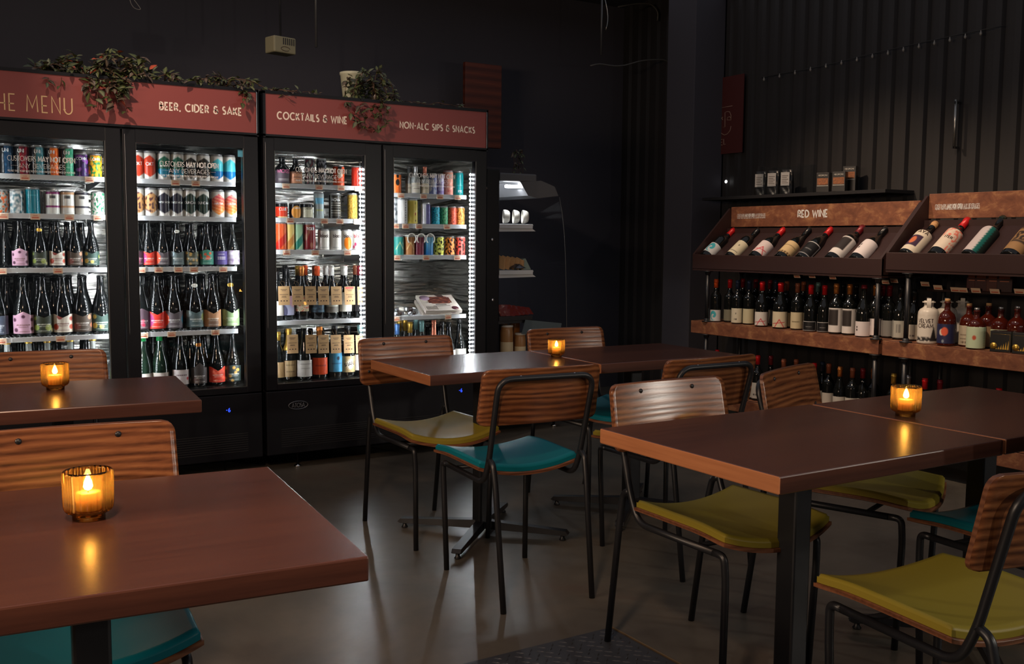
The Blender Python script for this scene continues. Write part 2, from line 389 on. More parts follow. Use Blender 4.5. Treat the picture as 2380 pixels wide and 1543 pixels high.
# ---------------------------------------------------------------- tables
def make_table(name, x, y, rz, w, d, label, group=None):
    t = empty(name, (x, y, 0), rz)
    mb = MB(); mb.bbox(-w/2, w/2, -d/2, d/2, .708, .75, .0035, 2)
    # top and long faces are stained; end faces carry side light as paler colour
    o = mb.build('table_top', [M_top, M_edge], t)
    for p in o.data.polygons:
        if abs(p.normal.x) > .9: p.material_index = 1
    MB().bbox(-.09, .09, -.09, .09, .695, .708, .003).build('mounting_plate', M_tube, t)
    MB().bbox(-.032, .032, -.032, .032, .055, .70, .006).build('column', M_tube, t)
    for k in range(4):
        a = R(45+90*k); r = .37
        mb = MB(); c, s_ = math.cos(a), math.sin(a)
        st = len(mb.v)
        mb.prism([(0, .028), (0, .066), (r, .044), (r+.012, .03), (r, .024)], -.019, .019, 'Y')
        mb.lathe([(.012, 0), (.015, .004), (.009, .012), (.009, .028)], 10, r-.015, 0, 0)
        mb.xf(Matrix.Rotation(a, 4, 'Z'))
        mb.build('foot', M_tube, t)
    tag(t, label, 'table', group)
    return t
TW, TD = .835, .645
make_table('dining_table', 2.06, 1.845, R(0), .835, .66, 'dark stained dining table with end edge lit orange, mustard chairs tucked around it', 'pushed together tables')
make_table('dining_table', 2.905, 1.845, R(0), .83, .66, 'dark dining table joined end on to the table holding the right candle', 'pushed together tables')
make_table('dining_table', 2.125, 3.645, R(-1), .785, .58, 'dining table before the coolers with a teal chair at its near side', 'pushed together tables')
make_table('dining_table', 2.922, 3.62, R(-1), .79, .58, 'dining table joined to the candle table, nearest the deli case', 'pushed together tables')
make_table('dining_table', .275, 1.855, R(-5.3), .80, .715, 'reddish brown table nearest the camera with the largest lit candle')
make_table('dining_table', .46, 3.55, R(-6), .80, .62, 'brown table with rounded end beside the first cooler holding a candle')

# ---------------------------------------------------------------- chairs
def make_chair(name, padm):
    t = empty(name)
    hw = .21
    def outline(s_, q):   # s_,q in -1..1 ; front is -Y
        x = s_*hw*(1-.04*(q+1)/2)
        yb = -.195-.030*(1-s_*s_); yt = .195
        return x, yb+(yt-yb)*(q+1)/2
    def saddle(x, y): return .036*(x/hw)**2-.010*math.exp(-((y+.2)/.08)**2)
    def slab(z0, th, inset, edge):
        mb = MB(); N, Mq = 22, 18
        def par(i, n):
            t_ = i/n*2-1
            return math.copysign(1-(1-abs(t_))**1.5, t_)
        def top(u, v):
            a, b = par(u*N, N), par(v*Mq, Mq); x, y_ = outline(a*(1-inset/hw), b*(1-inset/.2))
            e = min(1-abs(a), 1-abs(b))*.2
            drop = edge*(1-math.sqrt(max(0, 1-(1-min(e, edge)/edge)**2))) if e < edge else 0
            return (x, y_, z0+th+saddle(x, y_)-drop)
        def bot(u, v):
            a, b = par(u*N, N), par(v*Mq, Mq); x, y_ = outline(a*(1-inset/hw), b*(1-inset/.2))
            return (x, y_, z0+saddle(x, y_))
        mb.grid(top, N, Mq); nb = len(mb.v); mb.grid(bot, N, Mq, flip=True)
        w = N+1; ring = [i for i in range(N+1)]+[j*w+N for j in range(1, Mq+1)]+[Mq*w+i for i in range(N-1, -1, -1)]+[j*w for j in range(Mq-1, 0, -1)]
        for k in range(len(ring)):
            a_, b_ = ring[k], ring[(k+1) % len(ring)]
            mb.f.append([a_, nb+a_, nb+b_, b_]); mb.m.append(0); mb.sm.append(False)
        return mb
    slab(.432, .012, 0, .003).build('seat_shell', M_plye, t)
    o = slab(.4445, .024, .006, .010).build('seat_pad', padm, t)
    # backrest: curved plywood, rounded corners
    mb = MB(); bw, z0, z1, th = .230, .632, .832, .011; N, K = 26, 10
    def back(u, v, off):
        a = u*2-1; z = z0+(z1-z0)*v
        rr = .028; lim = 1.0
        if v > .5 and (1-v)*(z1-z0) < rr: lim = 1-(rr-math.sqrt(max(0, rr*rr-(rr-(1-v)*(z1-z0))**2)))/bw
        if v < .5 and v*(z1-z0) < rr: lim = 1-(rr-math.sqrt(max(0, rr*rr-(rr-v*(z1-z0))**2)))/bw
        x = a*(bw+.006*(1-v))*lim
        y_ = .262+.020*(1-(x/bw)**2)+(z-.74)*.20
        return (x, y_+off, z)
    vv = [0, .02, .05, .09, .14, .5, .86, .91, .95, .98, 1]
    mb.grid(lambda u, v: back(u, vv[round(v*K)], 0), N, K, flip=False)
    nb = len(mb.v); mb.grid(lambda u, v: back(u, vv[round(v*K)], th), N, K, flip=True)
    w = N+1; ring = [i for i in range(N+1)]+[j*w+N for j in range(1, K+1)]+[K*w+i for i in range(N-1, -1, -1)]+[j*w for j in range(K-1, 0, -1)]
    mb.mi = 1
    for k in range(len(ring)):
        a_, b_ = ring[k], ring[(k+1) % len(ring)]
        mb.f.append([a_, nb+a_, nb+b_, b_]); mb.m.append(1); mb.sm.append(False)
    bk = mb.build('backrest', [M_ply, M_plye], t)
    for sx in (-.105, .105):
        for z in (.805, ):
            y_ = .262+.020*(1-(sx/bw)**2)+(z-.74)*.20
            m2 = MB(); st = 0; m2.lathe([(.0075, 0), (.0068, .002), (.004, .0038), (0, .0045)], 12)
            m2.xf(Matrix.Translation((sx, y_, z)) @ Matrix.Rotation(R(90), 4, 'X')); m2.build('bolt', M_chrome if 0 else M_tube, bk)
            m2 = MB(); m2.lathe([(.006, 0), (.0055, .002), (.003, .0035), (0, .004)], 10)
            m2.xf(Matrix.Translation((sx, y_+.0305, z)) @ Matrix.Rotation(R(-90), 4, 'X')); m2.build('bolt', M_chrome, bk)
    for sx in (-.19, .19):
        z = .69; y_ = .262+.020*(1-(sx/bw)**2)+(z-.74)*.20
        m2 = MB(); m2.lathe([(.0065, 0), (.006, .002), (.0035, .0035), (0, .0042)], 10)
        m2.xf(Matrix.Translation((sx, y_, z)) @ Matrix.Rotation(R(90), 4, 'X')); m2.build('bolt', M_tube, bk)
    # steel frame
    r = .0105; tx = .182
    U = rounded([(-tx, -.13, .421), (-tx, .195, .421), (-tx, .235, .50), (-tx-.004, .3185, .800), (tx+.004, .3185, .800), (tx, .235, .50), (tx, .195, .421), (tx, -.13, .421)], .055, 7)
    MB().tube(U, r, 12).build('back_frame', M_tube, t)
    MB().tube([(-tx, -.06, .421), (tx, -.06, .421)], .008, 8).build('cross_bar', M_tube, t)
    for sx in (-1, 1):
        MB().tube(rounded([(sx*tx, -.128, .421), (sx*tx, -.168, .421), (sx*(tx-.004), -.172, .35), (sx*(tx-.012), -.160, 0)], .03, 5), r, 12).build('leg', M_tube, t)
        MB().tube(rounded([(sx*(tx+.0), .236, .512), (sx*(tx), .268, .500), (sx*(tx-.002), .285, .43), (sx*(tx-.006), .345, 0)], .035, 5), r, 12).build('leg', M_tube, t)
    return t
protoY = make_chair('dining_chair', M_yel); protoT = None
chair_specs = [
 (1.945, 3.74, 0, 'Y', 'mustard seated chair with its back to the coolers, facing the camera'),
 (2.055, 2.085, 0, 'Y', 'mustard seated chair whose shiny wood back catches a white glare'),
 (2.72, 2.13, 20, 'Y', 'turned mustard chair with three dark bolts in its wood back, below the wine shelves'),
 (2.64, 3.08, 180, 'Y', 'chair seen from behind beyond the glare backed chair, black tube arch showing'),
 (2.0, 1.342, 173, 'Y', 'large mustard seated chair at the lower right corner, nearest the camera'),
 (1.925, 3.13, 175, 'T', 'turquoise seated chair seen from behind with an exposed black tube frame'),
 (2.86, 3.80, 0, 'T', 'teal chair at the far table, back panel beside the deli case'),
 (2.69, 1.60, 176, 'T', 'teal seated chair mostly hidden under the table at the right edge'),
 (.305, 2.16, -5, 'T', 'teal seated chair with pale grained back, behind the nearest candle'),
 (.45, 3.86, -4, 'T', 'chair with striped wood back standing against the first cooler'),
]
first = {}
for x, y, rz, k, lab in chair_specs:
    if k == 'Y' and 'Y' not in first: o = protoY; first['Y'] = o
    else:
        o = copy_tree(protoY)
        if k == 'T':
            if 'T' not in first: first['T'] = None
            for c in kids(o):
                if c.name.startswith('seat_pad'):
                    if first['T'] is None:
                        me = c.data.copy(); me.materials[0] = M_teal; first['T'] = me
                    c.data = first['T']
    o.location = (x, y, 0); o.rotation_euler = (0, 0, R(rz)); tag(o, lab, 'chair', 'bentwood dining chairs')

# ---------------------------------------------------------------- candles
def make_candle():
    t = empty('votive_candle')
    mb = MB(); ribs = 24; seg = ribs*6
    def ring(r, z, amp): return [(r+amp*abs(math.sin(ribs*math.pi*k/seg)), z, 2*math.pi*k/seg) for k in range(seg)]
    prof = [(.028, .0005, 0), (.0285, .002, 0), (.0285, .010, 0), (.034, .013, 0), (.0375, .016, .0022), (.0395, .021, .0034), (.0405, .030, .0034), (.0412, .084, .0034), (.0412, .089, .0020), (.0412, .0905, 0),
            (.0385, .0905, 0), (.0380, .084, 0), (.0370, .020, 0), (.0355, .0165, 0), (.0, .0160, 0)]
    vs = []
    for r, z, a in prof:
        for rr, zz, an in ring(max(r, .0002), z, a): vs.append((rr*math.cos(an), rr*math.sin(an), zz))
    n = len(prof); fs = [[i*seg+k, i*seg+(k+1) % seg, (i+1)*seg+(k+1) % seg, (i+1)*seg+k] for i in range(n-1) for k in range(seg)]
    fs.append(list(range(seg))[::-1]); mb.add(vs, fs, True)
    mb.build('glass_cup', M_amber, t)
    MB().lathe([(.0, .0175), (.0215, .0175), (.022, .019), (.022, .048), (.0205, .050), (.012, .0490), (0, .0485)], 24).build('candle', M_wax, t)
    c = kids(t)[-1]
    MB().lathe([(.001, .0480), (.001, .0555), (0, .0560)], 6).build('wick', M_ink, c)
    MB().lathe([(0, .0520), (.0060, .0550), (.0085, .0600), (.0070, .0690), (.0025, .0800), (0, .0830)], 14).build('flame', M_flame, c)
    return t
pc = make_candle()
cand = [((207, 1205), 1.0, 'largest lit votive candle in ribbed amber glass, on the nearest table'),
        ((129, 905), 1.0, 'lit amber glass candle on the brown table beside the first cooler'),
        ((1293, 829), .86, 'small lit amber candle on the table before the deli case'),
        ((2104, 966), 1.0, 'lit amber candle on the dark table under the wine shelves')]
for i, ((u, v), sc, lab) in enumerate(cand):
    o = pc if i == 0 else copy_tree(pc)
    p = at(u, v, Z=.75); o.location = (p.x, p.y, .7502); o.scale = (sc,)*3; o.rotation_euler = (0, 0, .3*i)
    tag(o, lab, 'candle', 'lit votive candles')
    lamp('POINT', 'candle_light', (p.x, p.y, .75+.066*sc), None, .8, (1, .56, .22), shadow_soft_size=.007)


# ================================================================ drinks: cans, bottles, labels
ORD = ['first', 'second', 'third', 'fourth', 'fifth', 'sixth', 'seventh', 'eighth', 'ninth', 'tenth', 'eleventh', 'twelfth', 'thirteenth', 'fourteenth']
def n2(x, y, z=0, s=1): return noise.noise(Vector((x*s, y*s, z)))
def mixc(a, b, t): return tuple(a[i]*(1-t)+b[i]*t for i in range(3))
def c8(*c): return tuple(x/255 for x in c)
K_W = c8(222, 218, 208)
# every painter maps (a = angle from the front in quarter turns, v = height 0..1) to a colour
def p_solid(c): return lambda a, v: c
def p_diamond(top, bot=None, base=K_W, stroke=None):
    bot = bot or top
    def f(a, v):
        q = abs(a)/.92
        lim = .93 if q < .0 else .93-.23*q
        lo = .07+.23*q
        if q < 1 and lo < v < lim: return mixc(bot, top, 0 if v < .42 else 1) if bot != top else top
        return base
    return f
def p_swirl(base, c, c2, sc=3.0, seed=0, frame=None):
    def f(a, v):
        k = n2(a*1.3, v*2.2, seed, sc)
        col = c if k > .12 else (c2 if k < -.22 else base)
        if frame: 
            g = frame(a, v)
            if g is not None and g == K_W: return g
        return col
    return f
def p_grad(c0, c1, c2=None): return lambda a, v: mixc(c0, c1, v) if c2 is None else (mixc(c0, c1, v*2) if v < .5 else mixc(c1, c2, v*2-1))
def p_diag(base, c, c2=None): return lambda a, v: (c if (v*1.5-.75-a*.55) < -.05 and (v*1.5-.75-a*.55) > -.62 else base) if not c2 else (c if (v*1.5-.75-a*.55) < -.05 else (c2 if v > .9 else base))
def p_split(l, rcol, seed=0, c2=None):
    def f(a, v):
        if a < -.12: return l
        k = n2(a*1.5, v*3, seed, 2.6)
        return mixc(rcol, c2 or (.05, .05, .07), .7 if k > .1 else 0)
    return f
def p_bands(base, rows, side=None):
    def f(a, v):
        for lo, hi, w, c in rows:
            if lo < v < hi and abs(a) < w: return c
        return base
    return f
def p_fruit(base, spots, c2=None):
    def f(a, v):
        for x, y, r, c in spots:
            if (a-x)**2*.6+(v-y)**2 < r*r: return c
        return c2 if (c2 and n2(a*2, v*3, 3, 1.5) > .25) else base
    return f
def p_grid(base, c): return lambda a, v: c if ((v*9) % 1 < .16 and .1 < v < .9 and abs(a) < .6) or abs(abs(a)-.6) < .03 else base
def textlines(f, rows, c):
    def g(a, v):
        for lo, hi, w, sp in rows:
            if lo < v < hi and abs(a) < w and (a*sp) % 1 < .7: return c
        return f(a, v)
    return g

def can_mesh(r, h, paint, dark_top=False):
    """painted body of a drinks can"""
    mb = MB(); AN = [-180, -150, -125, -105]+[-96+i*4 for i in range(49)]+[105, 125, 150]
    prof = [(r*.80, .0, None), (r*.93, h*.012+.002, None), (r, h*.05, 0.0)]
    NR = 30
    for i in range(1, NR): prof.append((r, h*.05+(h*.86)*i/NR, i/NR))
    prof += [(r, h*.91, 1.0), (r*.93, h*.955, None), (r*.865, h*.98, None)]
    paint0 = paint; OF = [(i*.011, j*.011) for i in (-1, 1, 2, -2) for j in (-1, 1, .4)]
    def paint(a, v):
        s_ = [paint0(a+i, v+j) for i, j in OF]; return tuple(sum(q[k] for q in s_)/len(s_) for k in range(3))
    vs = []; cc = []; met = c8(150, 150, 150)
    for rr, z, v in prof:
        for an in AN:
            a = R(an); vs.append((rr*math.sin(a), -rr*math.cos(a), z)); cc.append(met if v is None else paint(an/90, v))
    n = len(AN); m = len(prof)
    mb.add(vs, [[i*n+k, i*n+(k+1) % n, (i+1)*n+(k+1) % n, (i+1)*n+k] for i in range(m-1) for k in range(n)], True, cc)
    return mb
def make_can(r, h, paint, text=None, tz=.5, th=.012, tc=None, lid=None, tspan=None):
    t = can_mesh(r, h, paint).build('drink_can', M_printc, None, True)
    rl = r*.865
    MB().lathe([(rl, h*.978), (rl+.0012, h*.992), (rl+.001, h), (rl-.002, h), (rl-.003, h*.985), (0, h*.983)], 24).build('can_lid', lid or M_alu, t)
    if text:
        mb = MB(); lettering(mb, text, th, .16, .2, .4, True, r+.0006, tspan)
        for i, p in enumerate(mb.v): mb.v[i] = (p[0], p[1], p[2]+h*tz)
        mb.build('lettering', tc or M_vinyl, t)
    return t
PROF = {  # radius and height pairs at unit size, (r, z)
 'cider': [(.82, 0), (.98, .01), (1, .03), (1, .36), (.97, .43), (.80, .55), (.52, .68), (.40, .78), (.36, .88), (.36, .955), (.42, .96), (.42, .975), (.36, .98), (.34, 1)],
 'wine': [(.84, 0), (.98, .008), (1, .02), (1, .56), (.97, .61), (.80, .66), (.48, .71), (.39, .75), (.37, .93), (.42, .94), (.42, .965), (.38, .97), (.37, 1)],
 'burg': [(.84, 0), (.98, .008), (1, .02), (1, .44), (.94, .52), (.75, .61), (.50, .69), (.39, .76), (.36, .93), (.41, .94), (.41, .965), (.37, .97), (.36, 1)],
 'champ': [(.84, 0), (.98, .008), (1, .02), (1, .42), (.93, .50), (.72, .62), (.45, .72), (.38, .80), (.36, .92), (.43, .93), (.43, .95), (.40, .96), (.40, 1)],
 'short': [(.86, 0), (1, .015), (1, .52), (.93, .60), (.60, .70), (.42, .76), (.40, .95), (.48, .955), (.48, 1)],
 'flask': [(.86, 0), (.98, .012), (1, .03), (1, .50), (.96, .58), (.80, .65), (.50, .70), (.33, .73), (.31, .86), (.36, .865), (.36, .90), (.30, .905)],
 'jug': [(.90, 0), (.99, .012), (1, .03), (1, .62), (.96, .70), (.82, .76), (.52, .80), (.44, .83), (.44, .90), (.62, .905), (.62, .93), (.46, .935), (.46, .95)],
}
def rad(kind, t):
    P = PROF[kind]
    for i in range(len(P)-1):
        if P[i][1] <= t <= P[i+1][1]: k = (t-P[i][1])/max(1e-6, P[i+1][1]-P[i][1]); return P[i][0]*(1-k)+P[i+1][0]*k
    return P[-1][0]
def make_bottle(name, kind, r, h, glass, lab=None, cap=None, seal=None, text=None):
    """lab=(z0,z1,half angle deg,painter,[notch]) cap=(material,start fraction,extra radius) seal=(material,z)"""
    t = MB().lathe([(a*r, z*h) for a, z in PROF[kind]], 24).build(name, glass)
    if lab:
        z0, z1, ha, pa = lab[:4]; notch = lab[4] if len(lab) > 4 else None
        mb = MB(); NU, NV = 40, 30
        pa0 = pa; OF = [(i*.010, j*.010) for i in (-1, 1, 2, -2) for j in (-1, 1, .4)]
        def pa(a, v):
            s_ = [pa0(a+i, v+j) for i, j in OF]; return tuple(sum(q[k] for q in s_)/len(s_) for k in range(3))
        def top(a): return z1 if not notch else z1-(notch*max(0, 1-abs(a)/.55) if notch > 0 else 0)+(-notch*max(0, 1-abs(a)/.5) if notch < 0 else 0)
        vs = []; cc = []
        for j in range(NV+1):
            for i in range(NU+1):
                an = (i/NU*2-1)*ha; a = an/90; zz = z0+(top(a)-z0)*j/NV; rr = r*rad(kind, min(1, zz))*1.0+.0006
                vs.append((rr*math.sin(R(an)), -rr*math.cos(R(an)), zz*h)); cc.append(pa(a, (zz-z0)/(z1-z0)))
        w = NU+1; mb.add(vs, [[j*w+i, j*w+i+1, (j+1)*w+i+1, (j+1)*w+i] for j in range(NV) for i in range(NU)], True, cc)
        L = mb.build('paper_label', M_print, t, True)
        if text:
            m2 = MB(); tx, thh, tz, m, *rot = text
            if rot:
                lettering(m2, tx, thh, .2, .2, .4, True, 0, None); m2.xf(Matrix.Rotation(R(rot[0]), 4, 'Y'))
                for i, p in enumerate(m2.v): a = p[0]/(r+.0012); m2.v[i] = ((r+.0012)*math.sin(a), -(r+.0012)*math.cos(a), p[2])
            else: lettering(m2, tx, thh, .2, .2, .4, True, r+.0012, None)
            for i, p in enumerate(m2.v): m2.v[i] = (p[0], p[1], p[2]+tz*h)
            m2.build('lettering', m, L)
    if cap:
        m, zs, ex = cap; zz = [zs]+[z for a, z in PROF[kind] if z > zs]
        MB().lathe([(rad(kind, z)*r+ex, z*h) for z in zz]+[(rad(kind, 1)*r*.9+ex, h+ex), (0, h+ex)], 20).build('capsule', m, t)
    if seal:
        m, z = seal; rr = rad(kind, z)*r+.0012; mb = MB()
        mb.grid(lambda u, v: ((rr)*math.sin((u-.5)*2.2), -rr*math.cos((u-.5)*2.2), (z+(v-.5)*.07*math.sqrt(max(0, 1-(2*u-1)**2)))*h), 8, 4); mb.build('neck_seal', m, t)
    return t
def cm(name, c, rough=.4, metal=0): return mat(name, rgb(*c), rough, metal)
F_red = cm('red_foil', (205, 22, 26), .35, .1); F_wine = cm('burgundy_foil', (120, 24, 34), .35, .2); F_or = cm('orange_foil', (232, 92, 40), .35, .2)
F_blk = cm('black_foil', (14, 14, 16), .3); F_navy = cm('navy_foil', (44, 54, 76), .35, .3); F_brown = cm('brown_foil', (150, 84, 56), .4, .2)
F_gold = cm('gold_foil', (220, 176, 80), .3, .8); F_copper = cm('copper_foil', (226, 140, 70), .28, .7); F_rose = cm('rose_foil', (216, 130, 104), .3, .8)
F_white = cm('white_foil', (225, 222, 214), .45); F_tealg = cm('teal_grey_foil', (120, 160, 158), .35, .4); F_blue = cm('blue_foil', (90, 130, 190), .3, .6)
F_green = cm('green_foil', (20, 120, 60), .4); F_tan = cm('cork', (196, 150, 100), .7); F_silver = cm('silver_foil', (190, 190, 190), .3, .9)

DOORS = ['first cooler door', 'second cooler door', 'third cooler door', 'fourth cooler door']
SHELF = ['top', 'second', 'third', 'fourth', 'bottom']
def XFY(u, z, Y):
    v = 600
    for _ in range(4):
        p = at(u, v, Y=Y); v = pix((p.x, Y, z))[1]
    return p.x
def fit(s):
    w = s.split()
    while len(w) > 16:
        for q in ('with', 'and', 'tall', 'dark', 'small', 'plain', 'cooler', 'label'):
            if q in w: w.remove(q); break
        else: break
    return ' '.join(w)
def place_row(items, door, sh, z, Y=5.385):
    for i, it in enumerate(items):
        u, o, desc, cat = it[:4]; yy = it[4] if len(it) > 4 else Y
        x = XFY(u, z+.05, yy); o.location = (x, yy, z)
        # labels turned a little to the room, as on the shelf
        o.rotation_euler = (0, 0, -.0+rnd.uniform(-.06, .06)-.10)
        n = len([1 for q in items if q[3] == cat])
        k = [q for q in items if q[3] == cat].index(it)
        tag(o, fit(f"{desc}, {ORD[k]} {cat} along, {SHELF[sh]} shelf, {DOORS[door]}"), cat, f"drinks on the {SHELF[sh]} shelf of the {DOORS[door]}")
def tall(p, **k): return make_can(.0330, .148, p, **k)
def slim(p, **k): return make_can(.0285, .152, p, **k)
def std(p, **k): return make_can(.0325, .120, p, **k)

# ---- cooler shell ------------------------------------------------
YF = 5.22; ZB = .09; ZT = 2.04
def cooler(x0, x1, name, label, shelves, door_px, sign_txt, led_rows, logo=None):
    t = empty(name, ((x0+x1)/2, YF, 0)); cx = (x0+x1)/2; L = lambda x: x-cx
    D = .74
    mb = MB(); w0, w1 = L(x0), L(x1); g = .03
    mb.bbox(w0, w1, .055, D, ZB, .455, .004); mb.bbox(w0, w1, .055, D, 1.79, ZT, .004)
    mb.box(w0, w0+.035, .055, D, .45, 1.80); mb.box(w1-.035, w1, .055, D, .45, 1.80)
    mb.box(w0, w1, D-.04, D, .45, 1.80); mb.bbox(w0, w1, 0, .055, ZB, .44, .004)
    t_ = mb.build('cabinet', M_black, t)
    # grille slots on the kick panel and chrome feet
    mb = MB()
    for k in range(9): mb.box(w0+.08, w1-.08, -.002, .001, .13+k*.012, .134+k*.012)
    mb.build('kick_grille', M_blackm, t)
    for fx in (w0+.19, w1-.19):
        for fy in (.06, D-.08): MB().lathe([(.020, 0), (.020, .008), (.006, .014), (.006, ZB+.002)], 12, fx, fy, 0).build('foot', M_chrome, t)
    # inner liner of brushed stainless
    mb = MB(); i0, i1 = w0+.036, w1-.036
    mb.box(i0, i0+.004, .06, D-.045, .456, 1.79); mb.box(i1-.004, i1, .06, D-.045, .456, 1.79); mb.box(i0, i1, D-.050, D-.042, .456, 1.79)
    mb.box(i0, i1, .06, D-.045, .456, .478); mb.box(i0, i1, .06, D-.045, 1.775, 1.79)
    for k in range(4): mb.box(i0+.01, i0+.03, D-.058, D-.050, .6+.3*k, .61+.3*k)
    mb.build('stainless_liner', M_steel, t)
    # header sign
    s_ = MB().bbox(w0+.012, w1-.010, -.004, .05, 1.815, 2.03, .002, 1).build('header_sign', M_sign, t)
    fr = MB()
    fr.box(w0, w1, -.010, .055, 2.028, ZT+.004); fr.box(w0, w1, -.010, .055, 1.806, 1.817); fr.box(w0, w0+.012, -.010, .055, 1.80, ZT); fr.box(w1-.010, w1, -.010, .055, 1.80, ZT)
    fr.build('header_frame', M_black, t)
    MB().box(w1-.0125, w1-.0095, -.0115, -.009, 1.815, 2.03).build('trim_strip', M_alu, t)
    for tx_, u0, u1, v0, hpx, wt, m in sign_txt:
        a = at(u0, v0, Y=YF); b = at(u1, v0+ (u1-u0)*.075, Y=YF); h = hpx
        mb = MB(); lettering(mb, tx_, h, wt, .30 if wt > .12 else .34, .55, False, 0, b.x-a.x)
        for i, p in enumerate(mb.v): mb.v[i] = (p[0]+a.x-cx, -.0052, p[2]+a.z-h/2-.0)
        mb.build('lettering', m, s_)
    # doors
    xm = (x0+x1)/2; bounds = [(x0, xm-.002), (xm+.002, x1)]
    for di, ((dx0, dx1), (g0, g1)) in enumerate(zip(bounds, door_px)):
        mb = MB(); a, b = L(dx0)+.002, L(dx1)-.002
        mb.bbox(a, L(g0), 0, .052, .447, 1.80, .003); mb.bbox(L(g1), b, 0, .052, .447, 1.80, .003)
        mb.box(L(g0)-.002, L(g1)+.002, .001, .050, 1.735, 1.80); mb.box(L(g0)-.002, L(g1)+.002, .001, .050, .447, .478)
        d = mb.build('door', M_black, t)
        MB().box(L(g0)-.004, L(g1)+.004, .018, .024, .474, 1.74).build('glass_pane', M_pane, d)
        mb = MB()
        for q in ((L(g1)-.003, L(g1), .478, 1.735), (L(g0), L(g0)+.0015, .478, 1.735), (L(g0), L(g1), .478, .4805)): mb.box(q[0], q[1], -.0008, .003, q[2], q[3])
        mb.build('pane_edge', mat('pane_edge_seal', (.16, .16, .15), .3, .6), d)
        MB().tube(rounded([(a+.010, -.002, .78), (a+.010, -.004, .80), (a+.010, -.004, 1.76), (a+.010, -.002, 1.775)], .01, 3), .0022, 6).build('handle', mat('handle_edge', (.20, .20, .21), .35, .8), d)
    # LED strips inside, one on each side of every door
    for (dx0, dx1), (g0, g1) in zip(bounds, door_px):
        for sx, gx in ((1, g1), (-1, g0)):
            X = L(gx)+(led_rows[0] if sx > 0 else -led_rows[1])
            mb = MB(); mb.box(X-.003, X+.003, .058, .0605, .50, 1.70)
            mb.mi = 1; yb = .0600
            n = 46
            for k in range(n):
                z = .52+k*(1.66-.52)/(n-1); mb.box(X-.0045, X+.0045, yb-.0040, yb+.0030, z-.0045, z+.0045)
            st = mb.build('led_strip', [mat('led_backing', (.5, .52, .55), .4), M_led], t)
    # shelves
    for (g0, g1), zs, tags in zip(door_px, shelves[0], shelves[1]):
        for z, tg in zip(zs, tags):
            mb = MB(); a, b = L(g0)-.028, L(g1)+.012 if g1 < x1-.10 else L(g1)-.022
            a = max(a, L(x0)+.045)
            mb.tube([(a, .10, z-.004), (b, .10, z-.004)], .003, 6); mb.tube([(a, D-.09, z-.004), (b, D-.09, z-.004)], .003, 6)
            n = int((b-a)/.018)
            for k in range(n+1):
                x = a+(b-a)*k/n; mb.box(x-.0014, x+.0014, .085, D-.085, z-.0035, z)
            mb.bbox(a, b, .078, .084, z-.021, z+.003, .001, 1)
            s = mb.build('shelf', M_white, t)
            m2 = MB()
            for sx in (a+.0, b-.0): m2.prism([(.09, z-.006), (D-.07, z-.006), (D-.07, z-.05)], sx-.002, sx+.002, 'X')
            m2.build('bracket', M_alu, s)
            for tu in tg:
                x = XFY(tu, z-.01, YF+.075)-cx
                q = MB().box(x-.021, x+.021, .0745, .077, z-.026, z+.002).build('price_tag', M_tag, s)
                m2 = MB(); m2.box(x-.015, x+.015, .0738, .0745, z-.020, z-.013); m2.box(x-.010, x+.010, .0738, .0745, z-.008, z-.0055); m2.build('printed_bar', M_tagb, q)
    tag(t, label, 'cooler', 'black glass door drink coolers')
    return t
P1, P2 = (.395, .907), (1.050, 1.588)
P3, P4 = (1.754, 2.275), (2.449, 2.990)
SZ1 = [1.560, 1.374, 1.114, .780]; SZ3 = [1.564, 1.378, 1.202, .813]; SZ4 = [1.534, 1.357, 1.173, .816]
c1 = cooler(.30, 1.668, 'drinks_cooler', 'black two door cooler with maroon header reading beer, cider and sake',
   ([SZ1, SZ1], [[[58, 208], [8, 82, 161, 228], [4, 135], [4, 141]], [[408, 455], [], [328, 369, 415, 451, 519], [334, 399, 501]]]),
   [P1, P2], [('THE MENU', -37, 167, 233, .075, .075, M_gold), ('BEER, CIDER & SAKE', 371, 560, 246, .036, .20, M_cream)], (.016, .016))
c2 = cooler(1.692, 3.066, 'drinks_cooler', 'black two door cooler with maroon header reading cocktails and wine',
   ([SZ3, SZ4], [[[665, 742, 793, 833], [675, 754, 790, 831], [666, 733, 808], []], [[932, 985, 1023, 1064], [920, 943, 974, 1039], [923, 991, 1063], [922, 1042]]]),
   [P3, P4], [('COCKTAILS & WINE', 644, 805, 268, .036, .20, M_cream), ('NON-ALC SIPS & SNACKS', 929, 1102, 290, .034, .20, M_cream)], (-.006, .016))
# badges, displays
def on(o, mb, name, m): return mb.build(name, m, o)
for c, u, v in ((c1, 530, 953), (c2, 1070, 907)):
    p = at(u, v, Y=YF); mb = MB(); x, z = p.x-c.location.x, p.z
    lettering(mb, '-6', .020, .16, .3); 
    for i, q in enumerate(mb.v): mb.v[i] = (q[0]+x-.01, -.002, q[2]+z-.01)
    mb.build('temperature_display', M_blue, c)
p = at(693, 941, Y=YF); x, z = p.x-c2.location.x, p.z
mb = MB(); mb.tube([(x+.055*math.cos(R(a)), -.002, z+.022*math.sin(R(a))) for a in range(0, 360, 15)], .0012, 6, closed=True)
b_ = mb.build('badge', M_alu, c2); mb = MB(); lettering(mb, 'ATOSA', .022, .16, .12, .4, True, 0, .072); 
for i, q in enumerate(mb.v): mb.v[i] = (q[0]+x, -.003, q[2]+z-.011)
mb.build('lettering', M_alu, b_)
